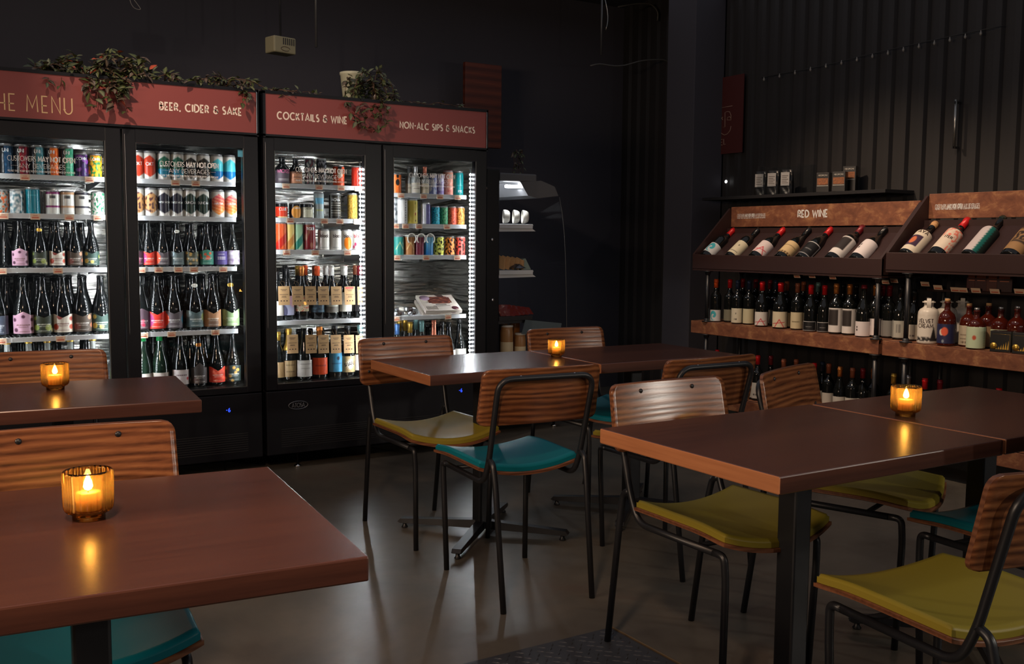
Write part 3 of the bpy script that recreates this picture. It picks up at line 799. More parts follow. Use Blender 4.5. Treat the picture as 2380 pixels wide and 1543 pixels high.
# warning lettering on each pane
for (g0, g1), c, u0, u1, v0 in ((P1, c1, 18, 175, 366), (P2, c1, 373, 509, 379), (P3, c2, 690, 808, 393), (P4, c2, 955, 1060, 406)):
    a = at(u0, v0, Y=YF); b = at(u1, v0+3, Y=YF); w = b.x-a.x; d = kids(c); cx = c.location.x
    mb = MB(); T1 = 'CUSTOMERS MAY NOT OPEN'; h = .026*w/.335
    lettering(mb, T1, h, .1, .17, .42, False, 0, w, [.09]*10+[.20]*12)
    for i, q in enumerate(mb.v): mb.v[i] = (q[0], q[1], q[2]+a.z-h/2)
    s0 = len(mb.v); ww = lettering(mb, '*****ANY BEVERAGES*****', h*.92, .08, .17, .42, False, 0, w*.9)
    for i in range(s0, len(mb.v)): q = mb.v[i]; mb.v[i] = (q[0]+w*.05, q[1], q[2]+a.z-h*1.95)
    s0 = len(mb.v); lettering(mb, 'PLEASE TAKE YOUR SELECTION TO THE COUNTER FOR SERVICE OR PURCHASE', h*.34, .16, .2, .42, False, 0, w)
    for i in range(s0, len(mb.v)): q = mb.v[i]; mb.v[i] = (q[0], q[1], q[2]+a.z-h*2.75)
    for i, q in enumerate(mb.v): mb.v[i] = (q[0]+a.x-cx, .0165, q[2])
    door = [k for k in kids(c) if k.name.startswith('door')][0 if g0 in (P1[0], P3[0]) else 1]
    mb.build('lettering', M_vinyl, door)
# energy sticker
p = at(560, 356, Y=YF); mb = MB(); x = p.x-c1.location.x
mb.box(x-.012, x+.014, .0150, .0170, p.z-.018, p.z+.018)
door = [k for k in kids(c1) if k.name.startswith('door')][1]
mb.build('energy_sticker', mat('sky_blue_sticker', rgb(90, 170, 200), .5), door)

# ---- contents: first cooler, first door
UN = dict(text='UNI', tz=.74, th=.016)
blk = c8(16, 16, 18)
place_row([
 (14, tall(p_split(blk, c8(24, 62, 92), 1, c8(60, 100, 130)), **UN), 'black and navy can', 'can'),
 (50, tall(p_split(blk, c8(150, 26, 44), 2, c8(60, 10, 30)), **UN), 'black and crimson can', 'can'),
 (87, tall(p_split(blk, c8(60, 128, 136), 3, c8(130, 170, 180)), **UN), 'black and teal can', 'can'),
 (121, tall(p_split(blk, c8(226, 110, 30), 4, c8(190, 60, 20)), **UN), 'black and orange can', 'can'),
 (155, tall(p_split(blk, c8(40, 140, 98), 5, c8(120, 190, 160)), **UN), 'black and green can', 'can'),
 (189, std(p_swirl(c8(40, 24, 60), c8(120, 60, 140), c8(60, 40, 90), 2.2, 8), text='COMN', tz=.72, th=.013), 'shorter purple patterned can', 'can'),
 (221, std(p_swirl(c8(236, 150, 30), c8(40, 120, 60), c8(244, 200, 40), 3.2, 9), text='COMN', tz=.72, th=.013), 'shorter orange and lemon patterned can', 'can'),
], 0, 0, SZ1[0])
XM = c8(210, 208, 200)
def cross_can(band): return std(p_bands(XM, [(.30, .38, .9, band), (.72, .86, .26, c8(70, 70, 70)), (.92, 1.1, 3, band)]))
place_row([
 (4, make_can(.033, .118, p_swirl(c8(150, 150, 140), c8(190, 80, 30), c8(50, 50, 44), 3, 12)), 'silver and orange art can', 'can'),
 (38, make_can(.033, .118, p_swirl(c8(150, 160, 160), c8(210, 210, 205), c8(70, 110, 120), 3, 13), lid=M_white), 'silver and pale art can', 'can'),
 (76, make_can(.033, .130, p_bands(c8(16, 112, 128), [(.75, .79, .5, c8(60, 150, 160))])), 'plain turquoise can', 'can'),
 (123, cross_can(c8(120, 30, 90)), 'white can with plum band', 'can'), (157, cross_can(c8(196, 150, 110)), 'white can with tan band', 'can'),
 (190, cross_can(c8(40, 36, 50)), 'white can with charcoal band', 'can'),
 (227, std(p_swirl(K_W, c8(40, 130, 90), K_W, 4, 14), text='MEADOW', tz=.62, th=.010, tc=M_ink), 'white can with green leaf dots', 'can'),
], 0, 1, SZ1[1])
def cider(h, base, spots, notch, seal=None, c2=None, r=None, txt=True):
    p = p_fruit(base, spots, c2)
    if txt:
        q = K_W if sum(base) < 1.6 else c8(120, 80, 70); p = textlines(p, [(.44, .50, .45, 9), (.34, .38, .3, 12), (.10, .13, .4, 10)], q)
    return make_bottle('cider_bottle', 'cider', r or h*.155, h, M_gl, (.055, .36, 78, p, notch), None, seal)
pk, bl = c8(214, 168, 190), c8(80, 36, 60)
fr = lambda c, n=6, s=1: [(random.Random(s*31+i).uniform(-.8, .8), random.Random(s*57+i).uniform(.05, .9), .10, c) for i in range(n)]
def set5(h):
    return [cider(h, pk, [(-.6, .75, .1, bl), (.6, .75, .1, bl), (-.5, .2, .11, bl), (.6, .25, .11, bl), (0, .92, .09, bl)], -.06),
            cider(h, c8(44, 52, 34), [(-.5, .3, .16, c8(140, 160, 70)), (.3, .3, .18, c8(150, 160, 80)), (.6, .15, .1, c8(190, 190, 140)), (-.6, .8, .1, c8(120, 140, 70))], .05, (F_gold, .80) if h < .25 else None),
            cider(h, c8(226, 216, 200), [(-.5, .3, .17, c8(180, 66, 44)), (.6, .3, .14, c8(196, 80, 50)), (.6, .75, .12, c8(170, 60, 40)), (-.2, .85, .14, c8(150, 60, 50))], .06),
            cider(h, c8(74, 60, 48), [(-.4, .3, .2, c8(120, 60, 50)), (.7, .35, .13, c8(190, 120, 90)), (.5, .8, .13, c8(196, 140, 110))], .05),
            cider(h, c8(50, 74, 66), [(-.5, .3, .16, c8(214, 190, 90)), (0, .25, .12, c8(220, 200, 110)), (-.5, .8, .12, c8(200, 180, 90)), (.8, .6, .14, c8(180, 190, 80))], .06)]
dsc = ['dark cider bottle with pink berry label', 'dark cider bottle with green pear label', 'dark cider bottle with cream and red fruit label', 'dark cider bottle with brown fruit label', 'dark cider bottle with teal and lemon label']
b5 = set5(.232)
place_row([(u, b, d, 'bottle') for u, b, d in zip([47, 93, 133, 174, 213], b5, dsc)], 0, 2, SZ1[2])
b5 = set5(.295)
place_row([(u, b, d, 'bottle') for u, b, d in zip([55, 101, 147, 191, 236], b5, dsc)]+[(-4, cider(.295, c8(60, 66, 80), fr(c8(120, 120, 130)), 0), 'dark cider bottle with grey label', 'bottle')], 0, 3, SZ1[3])
fl = .479
def cleargold(): return make_bottle('glass_bottle', 'short', .034, .278, M_glc, (.1, .4, 80, p_solid(c8(120, 130, 90))), (F_gold, .953, .001))
place_row([(u, cleargold(), 'clear bottle with gold crown cap', 'bottle') for u in (20, 70, 113, 166, 218)], 0, 4, fl)

# ---- first cooler, second door
red = c8(206, 62, 36)
def dm(a, b=None, **k): return tall(p_diamond(a, b), **k)
place_row([
 (320, dm(red, text='OKT', tz=.50, th=.016), 'white can with red diamond', 'can'), (347, dm(red, text='OKT', tz=.50, th=.016), 'white can with red diamond', 'can'),
 (381, dm(c8(24, 92, 70), c8(20, 122, 150), text='UNCHARTED', tz=.48, th=.008), 'white can with green and teal diamond', 'can'), (413, dm(c8(24, 92, 70), c8(20, 122, 150), text='UNCHARTED', tz=.48, th=.008), 'white can with green and teal diamond', 'can'),
 (443, dm(c8(40, 36, 30), text='LAGER', tz=.48, th=.010), 'white can with black diamond', 'can'), (473, dm(c8(40, 36, 30), text='LAGER', tz=.48, th=.010), 'white can with black diamond', 'can'),
 (504, dm(c8(80, 190, 200), c8(20, 110, 170)), 'white can with sky blue diamond', 'can'), (533, dm(c8(80, 190, 200), c8(20, 110, 170)), 'white can with sky blue diamond', 'can'),
], 1, 0, SZ1[0])
def tansw(): 
    f = p_diamond(c8(206, 152, 96))
    return tall(lambda a, v: f(a, v) if f(a, v) == K_W or n2(a*1.4, v*2.4, 5, 3.5) < .16 else c8(70, 36, 40))
def parl():
    f = p_diamond(c8(1, 1, 1))
    return tall(lambda a, v: K_W if f(a, v) == K_W else (mixc(c8(240, 150, 40), c8(222, 70, 110), v) if math.sin(v*46+a*6) < .75 else c8(244, 180, 130)), text='PARLOUR', tz=.48, th=.009)
place_row([
 (321, tansw(), 'white can with tan scroll diamond', 'can'), (351, tansw(), 'white can with tan scroll diamond', 'can'),
 (381, dm(c8(34, 34, 46), text='FINEST HOUR', tz=.48, th=.009), 'white can with inky diamond', 'can'), (411, dm(c8(34, 34, 46), text='FINEST HOUR', tz=.48, th=.009), 'white can with inky diamond', 'can'),
 (441, dm(c8(24, 46, 36), text='DUNCAN', tz=.48, th=.012), 'white can with dark green diamond', 'can'), (471, dm(c8(24, 46, 36), text='DUNCAN', tz=.48, th=.012), 'white can with dark green diamond', 'can'),
 (507, parl(), 'white can with pink orange diamond', 'can'), (536, parl(), 'white can with pink orange diamond', 'can'),
], 1, 1, SZ1[1])
mag = c8(214, 50, 60)
def cd_(h, base, spots, notch=.05, seal=None, c2=None): return cider(h, base, spots, notch, seal, c2)
place_row([(u, b, d, 'bottle') for u, b, d in [
 (319, cd_(.232, c8(60, 30, 44), fr(c8(150, 60, 90)), 0), 'cider bottle with dark plum label'),
 (345, cd_(.232, c8(230, 60, 40), [(-.8, .5, .45, c8(150, 30, 110))]), 'cider bottle with magenta and red label'),
 (378, cd_(.232, c8(90, 80, 84), [(-.9, .5, .5, c8(236, 84, 50))]), 'cider bottle with half orange half grey label'),
 (412, cd_(.232, c8(96, 112, 112), [(-.6, .8, .2, c8(160, 180, 190))], .05, (F_white, .80)), 'cider bottle with misty grey label and white neck seal'),
 (445, cd_(.232, c8(80, 84, 66), fr(c8(190, 150, 80), 8, 3)), 'cider bottle with olive floral label'),
 (480, cd_(.232, c8(60, 130, 110), fr(c8(230, 100, 60), 9, 5), -.04), 'cider bottle with teal and coral floral label'),
 (512, make_bottle('cider_bottle', 'cider', .036, .232, M_gl, (.055, .36, 80, textlines(p_solid(c8(76, 62, 120)), [(.5, .58, .4, 6), (.38, .45, .4, 6), (.75, .8, .3, 8)], K_W))), 'cider bottle with plain purple label'),
 (541, make_bottle('cider_bottle', 'cider', .036, .232, M_gl, (.055, .38, 80, textlines(p_swirl(c8(176, 166, 180), c8(206, 200, 208), c8(150, 130, 160), 2, 4), [(.3, .33, .6, 12)], c8(90, 80, 100)))), 'cider bottle with lilac label')]], 1, 2, SZ1[2])
place_row([(u, b, d, 'bottle') for u, b, d in [
 (329, cd_(.295, c8(70, 50, 60), fr(c8(170, 40, 70)), -.06), 'tall cider bottle with dark rose label'),
 (364, cd_(.295, c8(232, 52, 36), [(-.8, .5, .45, c8(150, 30, 110))], .06), 'tall cider bottle with magenta and red label'),
 (404, cd_(.295, c8(90, 80, 84), [(-.95, .5, .45, c8(236, 84, 50)), (.95, .5, .3, c8(40, 110, 130))]), 'tall cider bottle with orange and teal edged grey label'),
 (453, cd_(.295, c8(70, 90, 90), [(-.6, .8, .2, c8(140, 160, 160)), (.7, .6, .25, c8(110, 120, 60))], .05, (F_white, .80)), 'tall cider bottle with slate label and white neck seal'),
 (493, cd_(.295, c8(180, 130, 90), [(0, .2, .3, c8(120, 90, 70))], .07), 'tall cider bottle with tan label'),
 (536, cd_(.295, c8(130, 156, 110), [(.4, .7, .25, c8(170, 190, 150)), (-.7, .2, .2, c8(100, 120, 80))], .07, (F_gold, .80)), 'tall cider bottle with sage label and gold neck seal')]], 1, 3, SZ1[3])
place_row([(u, b, d, 'bottle') for u, b, d in [
 (334, make_bottle('cider_bottle', 'cider', .043, .285, M_glg, (.055, .3, 78, p_solid(c8(190, 180, 170))), (F_green, .88, .0006)), 'cider bottle with bright green neck, near the frame'),
 (373, make_bottle('cider_bottle', 'cider', .043, .285, M_glg, (.055, .3, 78, p_solid(c8(190, 180, 170))), (F_green, .88, .0006)), 'cider bottle with bright green neck'),
 (420, make_bottle('cider_bottle', 'cider', .043, .285, M_gl, (.055, .33, 78, textlines(p_fruit(c8(200, 190, 184), [(.5, .4, .1, c8(190, 50, 50))]), [(.6, .68, .4, 7)], c8(90, 70, 70)))), 'cider bottle with grey cherry label'),
 (462, cider(.275, c8(56, 48, 44), [(-.3, .2, .2, c8(110, 90, 80))], -.10, (F_copper, .80)), 'cider bottle with white diamond above dark label'),
 (504, cd_(.275, c8(222, 66, 44), fr(c8(240, 110, 80), 8, 8), .08), 'cider bottle with tomato red notched label'),
 (541, cd_(.275, c8(36, 50, 48), fr(c8(190, 140, 60), 8, 9), -.02), 'cider bottle with dark autumn fruit label')]], 1, 4, fl)

# ---- second cooler, third door
place_row([
 (656, make_bottle('glass_bottle', 'short', .040, .150, M_gl, (.06, .50, 80, textlines(p_solid(c8(84, 72, 80)), [(.3, .34, .5, 10), (.2, .24, .5, 10)], K_W)), None, None, ('WICKED', .018, .42, mat('pink_ink', rgb(214, 110, 150)))), 'squat dark bottle with grey and pink label', 'bottle'),
 (687, make_bottle('glass_bottle', 'short', .035, .145, M_gl, (.06, .50, 80, textlines(p_solid(c8(216, 150, 110)), [(.5, .56, .4, 8), (.3, .33, .3, 9)], c8(90, 50, 40))), None, None, ('WICKED', .014, .44, M_ink)), 'squat dark bottle with peach label', 'bottle'),
 (720, slim(p_swirl(c8(60, 66, 70), c8(150, 150, 140), c8(90, 40, 44), 2.6, 21)), 'tall dark can with pale picture art', 'can'),
 (747, slim(p_swirl(c8(34, 34, 38), c8(120, 120, 124), c8(24, 24, 28), 3.2, 22)), 'tall charcoal can with line art', 'can'),
 (787, std(p_fruit(c8(196, 70, 34), [(0, .62, .22, c8(170, 160, 140)), (0, .95, .18, blk)])), 'orange and black can', 'can'),
 (830, std(p_fruit(c8(206, 56, 38), [(.05, .70, .13, c8(50, 20, 24)), (.1, .55, .07, c8(50, 20, 24))])), 'red can with small black emblem', 'can')], 2, 0, SZ3[0])
def squat(p, **k): return make_can(.0335, .088, p, **k)
place_row([
 (654, squat(p_bands(c8(20, 16, 18), [(.08, .78, 1.0, c8(216, 60, 34)), (.0, .2, .6, c8(230, 190, 130))]), text='CLUB', tz=.5, th=.014), 'short black can with red label', 'can'),
 (686, squat(p_fruit(c8(22, 16, 18), [(0, .42, .46, c8(222, 150, 60)), ]), text='CAESAR', tz=.62, th=.008), 'short black can with gold sun label', 'can'),
 (713, squat(p_bands(c8(20, 20, 22), [(.05, .80, 1.0, c8(206, 204, 176))]), text='CAESAR', tz=.6, th=.010, tc=M_ink), 'short black can with cream label', 'can'),
 (741, slim(p_bands(c8(176, 190, 190), [(.6, .85, .6, c8(110, 180, 210)), (.3, .36, .5, c8(190, 200, 130))])), 'tall pale blue can', 'can'),
 (778, make_can(.034, .148, p_grid(c8(40, 36, 30), c8(200, 196, 180)), text='NOVA', tz=.70, th=.014), 'dark can with fine white grid', 'can'),
 (819, slim(p_swirl(c8(222, 176, 70), c8(150, 110, 50), c8(236, 196, 96), 7, 24)), 'tall yellow speckled can', 'can')], 2, 1, SZ3[1])
tea = make_can(.034, .155, p_swirl(c8(128, 30, 34), c8(120, 28, 32), c8(150, 90, 70), 1.4, 27), text='TIGER', tz=.74, th=.014)
place_row([
 (652, make_can(.034, .158, p_diag(c8(226, 92, 44), c8(196, 40, 26))), 'tall orange can with red slash', 'can'),
 (674, make_can(.026, .155, p_diag(c8(226, 196, 110), c8(206, 140, 60))), 'tall straw yellow can with ochre slash', 'can'),
 (694, make_can(.026, .155, p_diag(c8(160, 200, 160), c8(30, 124, 104))), 'tall mint can with green slash', 'can'),
 (719, tea, 'tall maroon tea can', 'can'),
 (752, std(textlines(p_solid(K_W), [(.1, .13, .5, 8)], c8(120, 120, 120)), text='black', tz=.62, th=.020, tc=M_ink), 'white can with black lettering', 'can'),
 (780, std(textlines(p_solid(K_W), [(.1, .13, .5, 8)], c8(120, 120, 120)), text='black', tz=.62, th=.020, tc=M_ink), 'white can with black lettering', 'can'),
 (806, std(p_fruit(K_W, [(0, .36, .36, c8(230, 120, 30))]), text='black', tz=.62, th=.020, tc=M_ink), 'white can with orange drink picture', 'can'),
 (829, std(p_fruit(K_W, [(-.3, .3, .1, c8(190, 60, 100)), (-.5, .15, .09, c8(170, 40, 80))]), text='black', tz=.62, th=.020, tc=M_redink), 'white can with pink flower sprig', 'can')], 2, 2, SZ3[2])
def wine(lp, cap, kind='burg', h=.30, r=.038, glass=None, z=(.10, .40), text=None, ha=75, cs=.82): return make_bottle('wine_bottle', kind, r, h, glass or M_gl, (z[0], z[1], ha, lp), (cap, cs, .0008), None, text)
place_row([(u, b, d, 'wine bottle', y) for u, b, d, y in [
 (645, wine(p_solid(K_W), F_blk, h=.27), 'wine bottle with white label, at the door frame', 5.40),
 (668, wine(p_fruit(c8(186, 190, 220), [(-.6, .2, .35, c8(40, 40, 80)), (.5, .8, .4, c8(226, 180, 200))]), F_blk, h=.285, z=(.10, .48)), 'wine bottle with pink and violet forest label', 5.40),
 (702, wine(p_swirl(c8(216, 200, 170), c8(200, 120, 90), c8(170, 160, 120), 3, 31), F_copper, z=(.16, .46)), 'wine bottle with cream patterned label', 5.40),
 (738, wine(p_swirl(c8(26, 50, 66), c8(60, 90, 106), c8(20, 34, 50), 2.5, 32), F_or, z=(.13, .40), text=('NEON', .016, .28, M_vinyl)), 'wine bottle with navy marine label', 5.40),
 (771, wine(p_bands(c8(176, 176, 160), [(.5, .62, 2, c8(206, 206, 196)), (0, .35, 2, c8(110, 106, 96))]), F_white, z=(.12, .44)), 'wine bottle with striped grey label', 5.40),
 (802, wine(p_fruit(c8(226, 224, 210), [(0, .66, .13, c8(30, 28, 28)), (.05, .82, .05, c8(30, 28, 28)), (-.12, .48, .06, c8(30, 28, 28))]), F_white, z=(.13, .5)), 'wine bottle with black deer on white label', 5.40),
 (836, wine(p_fruit(c8(24, 18, 24), [(0, .7, .18, c8(224, 110, 60))]), F_wine, z=(.13, .5)), 'wine bottle with orange moon on black label', 5.40)]], 2, 3, SZ3[3])
for k, (u, cap) in enumerate(zip([662, 692, 709, 722, 731, 745, 757, 783, 797, 815, 826], [F_blk, F_gold, F_or, F_or, F_brown, F_white, F_white, F_white, F_white, F_wine, F_brown])):
    b = wine(p_solid(K_W), cap, 'wine', .30, .037)
    b.location = (XFY(u, SZ3[3]+.28, 5.49), 5.49+.09*(k % 2)*(k > 2), SZ3[3])
    tag(b, f"{cap.name.split('_')[0]} capped wine bottle in the rear row behind kraft cards, {ORD[k]} along", 'wine bottle', 'rear row of wine bottles in the third door')
place_row([(u, b, d, 'wine bottle', y) for u, b, d, y in [
 (647, wine(p_solid(c8(150, 120, 80)), F_gold, 'champ', .27, z=(.06, .38)), 'wine bottle with tan label at the frame', 5.39),
 (672, wine(textlines(p_solid(c8(160, 134, 94)), [(.7, .76, .4, 8), (.3, .36, .4, 6)], c8(90, 70, 40)), F_gold, 'champ', .285, .041, z=(.06, .38), cs=.58), 'gold necked bottle with tan label', 5.39),
 (707, wine(textlines(p_solid(c8(196, 192, 182)), [(.75, .8, .5, 7), (.5, .53, .4, 9)], c8(110, 104, 98)), F_white, 'cider', .300, .043, z=(.05, .36), cs=.96), 'dark long necked bottle with white label', 5.37),
 (743, wine(textlines(p_solid(c8(226, 76, 20)), [(.5, .58, .5, 6)], c8(160, 40, 10)), F_copper, 'champ', .29, .044, z=(.07, .40)), 'sparkling bottle with bright orange label', 5.38),
 (779, wine(textlines(p_fruit(c8(74, 164, 206), [(.1, .72, .10, c8(20, 30, 50))]), [(.42, .47, .5, 8)], c8(30, 60, 90)), F_blk, 'burg', .29, .040, z=(.10, .48)), 'wine bottle with sky blue label', 5.38),
 (808, wine(lambda a, v: c8(236, 232, 214) if (a*a*.8+(v-.5)**2)**.5 < .28+.07*math.sin(math.atan2(v-.5, a*.9)*16) else c8(186, 160, 110), F_blk, 'burg', .29, .042, z=(.08, .40), text=('SNAFU', .018, .215, M_ink, -12)), 'wine bottle with tan starburst label reading SNAFU', 5.38),
 (837, wine(p_fruit(c8(214, 210, 200), [(0, .5, .14, c8(190, 160, 90)), (0, .5, .24, c8(90, 150, 120))]), F_tealg, 'burg', .29, .040, z=(.10, .42)), 'wine bottle with green ring on white label', 5.38)]], 2, 4, fl)
# kraft tasting cards hung on the necks
def kraft(u, v0, v1, Y, lab, red_=False):
    a = at(u, (v0+v1)/2, Y=Y); h = .105; w = .064
    t = MB().bbox(-w/2, w/2, -.0006, .0006, -h/2, h/2, .0003, 1).build('tasting_card', M_kraft); t.location = a; t.rotation_euler = (R(-3), 0, rnd.uniform(-.05, .05))
    mb = MB()
    for z, ww in ((.034, .018), (.028, .012), (.006, .024), (-.004, .012), (-.009, .014)): mb.box(-ww, ww, -.0012, -.0006, z-.0012, z+.0012)
    for x in (-.016, .0, .016): mb.box(x-.004, x+.004, -.0012, -.0006, -.032, -.026)
    mb.build('printed_text', M_ink, t)
    if red_: MB().box(-.024, .024, -.0012, -.0006, .040, .049).build('red_heading', M_redink, t)
    mb = MB(); mb.tube([(-.004, 0, h/2-.004), (-.012, .02, h/2+.02), (0, .04, h/2+.03), (.012, .02, h/2+.02), (.004, 0, h/2-.004)], .0006, 4); mb.build('string', M_kraft, t)
    tag(t, lab, 'card', 'kraft tasting cards hung on the wine bottles')
for k, u in enumerate([660, 692, 722, 752, 782, 813, 843]): kraft(u, 662, 712, 5.335, f"kraft tasting card, {ORD[k]} along the upper row hanging before wine bottles", k == 5)
for k, u in enumerate([680, 723, 752, 781, 811, 839]): kraft(u, 777, 822, 5.335, f"kraft tasting card, {ORD[k]} along the lower row hanging before wine bottles")

# ---- second cooler, fourth door
place_row([
 (920, std(p_fruit(c8(230, 110, 40), [(0, .6, .18, blk), (0, .95, .12, blk)])), 'orange can with black spot', 'can'),
 (952, make_bottle('glass_bottle', 'short', .026, .165, M_glc, (.06, .40, 80, textlines(p_solid(c8(206, 196, 170)), [(.5, .56, .5, 7)], c8(100, 90, 70))), (F_silver, .80, .001)), 'small clear bottle half hidden, cream label', 'bottle', 5.42),
 (966, make_bottle('glass_bottle', 'short', .026, .165, M_glc, (.06, .42, 80, textlines(p_solid(c8(214, 206, 184)), [(.4, .46, .5, 7)], c8(100, 90, 70))), (F_silver, .70, .001)), 'small clear bottle, cream label, silver foil neck', 'bottle', 5.37),
 (987, make_bottle('glass_bottle', 'short', .026, .165, M_glc, (.06, .40, 80, textlines(p_solid(c8(206, 190, 160)), [(.5, .56, .3, 7)], c8(100, 90, 70))), (F_rose, .70, .001)), 'small clear bottle, cream label, pink foil neck', 'bottle', 5.37),
 (1005, make_can(.0262, .130, p_swirl(c8(186, 190, 206), c8(120, 130, 180), c8(206, 206, 216), 2, 41)), 'slim silver blue can', 'can'),
 (1022, make_can(.0262, .130, p_swirl(c8(176, 170, 200), c8(130, 110, 160), c8(206, 206, 216), 2, 42)), 'slim silver violet can', 'can'),
 (1041, make_can(.0315, .152, p_grad(c8(224, 150, 130), c8(226, 160, 140)), text='RYE', tz=.14, th=.014, tc=M_redink, lid=F_wine), 'salmon pink can', 'can'),
 (1065, make_can(.0315, .150, p_bands(c8(14, 122, 124), [(.42, .44, .4, c8(120, 180, 180))]), text='RYE', tz=.14, th=.014), 'teal can with white lettering', 'can')], 3, 0, SZ4[0])
place_row([
 (920, make_can(.033, .150, p_swirl(c8(170, 174, 174), c8(90, 94, 96), c8(180, 184, 184), 2.5, 43)), 'tall grey can with dark marks', 'can'),
 (934, make_can(.033, .152, lambda a, v: c8(60, 60, 60) if abs(a-.3) < .06 and (v*9) % 1 < .35 and v > .1 else c8(206, 206, 202)), 'tall white can with vertical lettering', 'can', 5.36),
 (959, make_can(.030, .152, p_fruit(c8(222, 200, 90), [(.15, .42, .06, c8(160, 40, 50)), (.15, .12, .05, c8(90, 80, 40)), (.15, .9, .06, c8(140, 150, 60))], c8(232, 214, 120))), 'tall lemon yellow can', 'can'),
 (989, make_can(.029, .130, p_split(c8(222, 222, 226), c8(70, 64, 120), 44, c8(90, 84, 140))), 'slim white and indigo can', 'can'),
 (1012, make_can(.0262, .113, p_swirl(c8(30, 150, 170), c8(40, 170, 186), c8(10, 70, 90), 5, 45)), 'small turquoise can', 'can'),
 (1031, make_can(.0262, .113, p_swirl(c8(60, 130, 90), c8(80, 150, 104), c8(20, 60, 40), 5, 46)), 'small leaf green can', 'can'),
 (1051, make_can(.0262, .113, p_swirl(c8(220, 90, 66), c8(230, 110, 84), c8(110, 30, 30), 5, 47)), 'small coral red can', 'can'),
 (1070, make_can(.0262, .113, p_swirl(c8(222, 156, 70), c8(232, 176, 100), c8(110, 60, 30), 5, 48)), 'small amber can', 'can')], 3, 1, SZ4[1])
def arrow(c1_, c2_): return lambda a, v: c2_ if abs(abs(a)*.9-(.72-v)) < .05 and v > .3 else c1_
place_row([
 (926, make_can(.0325, .118, arrow(c8(40, 130, 120), c8(190, 210, 150))), 'sea green can with pale chevron', 'can'),
 (951, make_can(.0325, .118, arrow(c8(160, 106, 60), c8(214, 180, 120))), 'bronze can with pale chevron', 'can'),
 (973, make_can(.0325, .118, arrow(c8(110, 36, 54), c8(130, 60, 74))), 'maroon can in white ring holder', 'can'),
 (994, make_can(.0325, .118, p_grad(c8(30, 100, 160), c8(120, 180, 206))), 'blue can in white ring holder', 'can'),
 (1020, make_can(.030, .118, p_swirl(c8(226, 226, 90), c8(24, 22, 20), c8(236, 232, 130), 3.4, 51), lid=F_blk), 'acid yellow and black can', 'can'),
 (1045, make_can(.030, .118, p_swirl(c8(240, 130, 60), c8(24, 22, 20), c8(244, 160, 90), 3.4, 52), lid=F_blk), 'bright orange and black can', 'can'),
 (1070, make_can(.030, .118, p_swirl(c8(236, 90, 80), c8(24, 22, 20), c8(240, 110, 100), 3.4, 53), lid=F_blk), 'scarlet and black can', 'can')], 3, 2, SZ4[2])
mb = MB()
for u in (951, 973, 994):
    x = XFY(u, SZ4[2]+.1, 5.385); z = SZ4[2]
    mb.tube([(x-.027*math.cos(R(a)), 5.349, z+.100+.030*math.sin(R(a))) for a in range(-50, 231, 20)], .0038, 8)
    mb.tube([(x+.034*math.cos(R(a)), 5.385+.034*math.sin(R(a)), z+.1195) for a in range(0, 360, 20)], .0025, 6, closed=True)
o = mb.build('can_ring_holder', M_ceramic); tag(o, 'white plastic can ring holder joining three cans behind the fourth door', 'ring holder')
# snack boxes, foil packets
def charc(dx, dy, dz, rot, lab, front=True):
    w, d, h = .235, .205, .022
    t = MB().bbox(-w/2, w/2, -d/2, d/2, 0, h, .002).build('snack_box', mat('white_card', rgb(216, 204, 190), .5))
    MB().grid(lambda u, v: ((u-.5)*.15+.01, (v-.5)*.09*(1 if abs(u-.5) < .4 else .8)+.03, h+.0008), 24, 14, col=lambda u, v: mixc(c8(70, 20, 16), c8(170, 110, 80), max(0, n2(u*6, v*5, 2, 1.2)+.3))).build('food_picture', M_print, t, True)
    mb = MB(); mb.add([(.0, .102, h+.0006), (.05, .102, h+.0006), (.07, .03, h+.0006), (.03, .05, h+.0006)], [(0, 3, 2, 1)]); mb.build('dark_band', M_ink, t)
    MB().lathe([(.032, h), (.032, h+.0012), (0, h+.0012)], 24, -.075, .06).build('lilac_seal', mat('lilac_sticker', rgb(170, 140, 160), .5), t)
    MB().lathe([(.022, h), (.022, h+.0010), (0, h+.0010)], 24, .08, -.075).build('maroon_seal', mat('maroon_sticker', rgb(80, 30, 40), .5), t)
    mb = MB(); mb.box(-.03, .04, -.030, -.024, h, h+.0012); mb.box(-.05, .06, -.045, -.042, h, h+.0012)
    for k in range(9): mb.box(-.1+k*.008, -.097+k*.008, -.09, -.05-.004*k*0, h, h+.0010)
    mb.build('printed_text', M_ink, t)
    t.location = (dx, dy, dz); t.rotation_euler = rot; tag(t, lab, 'box', 'snack boxes on the fourth door shelf'); return t
z4 = SZ4[3]; xb = XFY(1018, z4+.05, 5.42)
charc(xb, 5.415, z4+.050, (R(24), 0, R(-7)), 'white charcuterie snack box tilted on top, showing food picture and lilac seal')
charc(xb-.01, 5.42, z4+.024, (R(21), 0, R(-12)), 'white snack box lying beneath the tilted charcuterie box')
rr = random.Random(5)
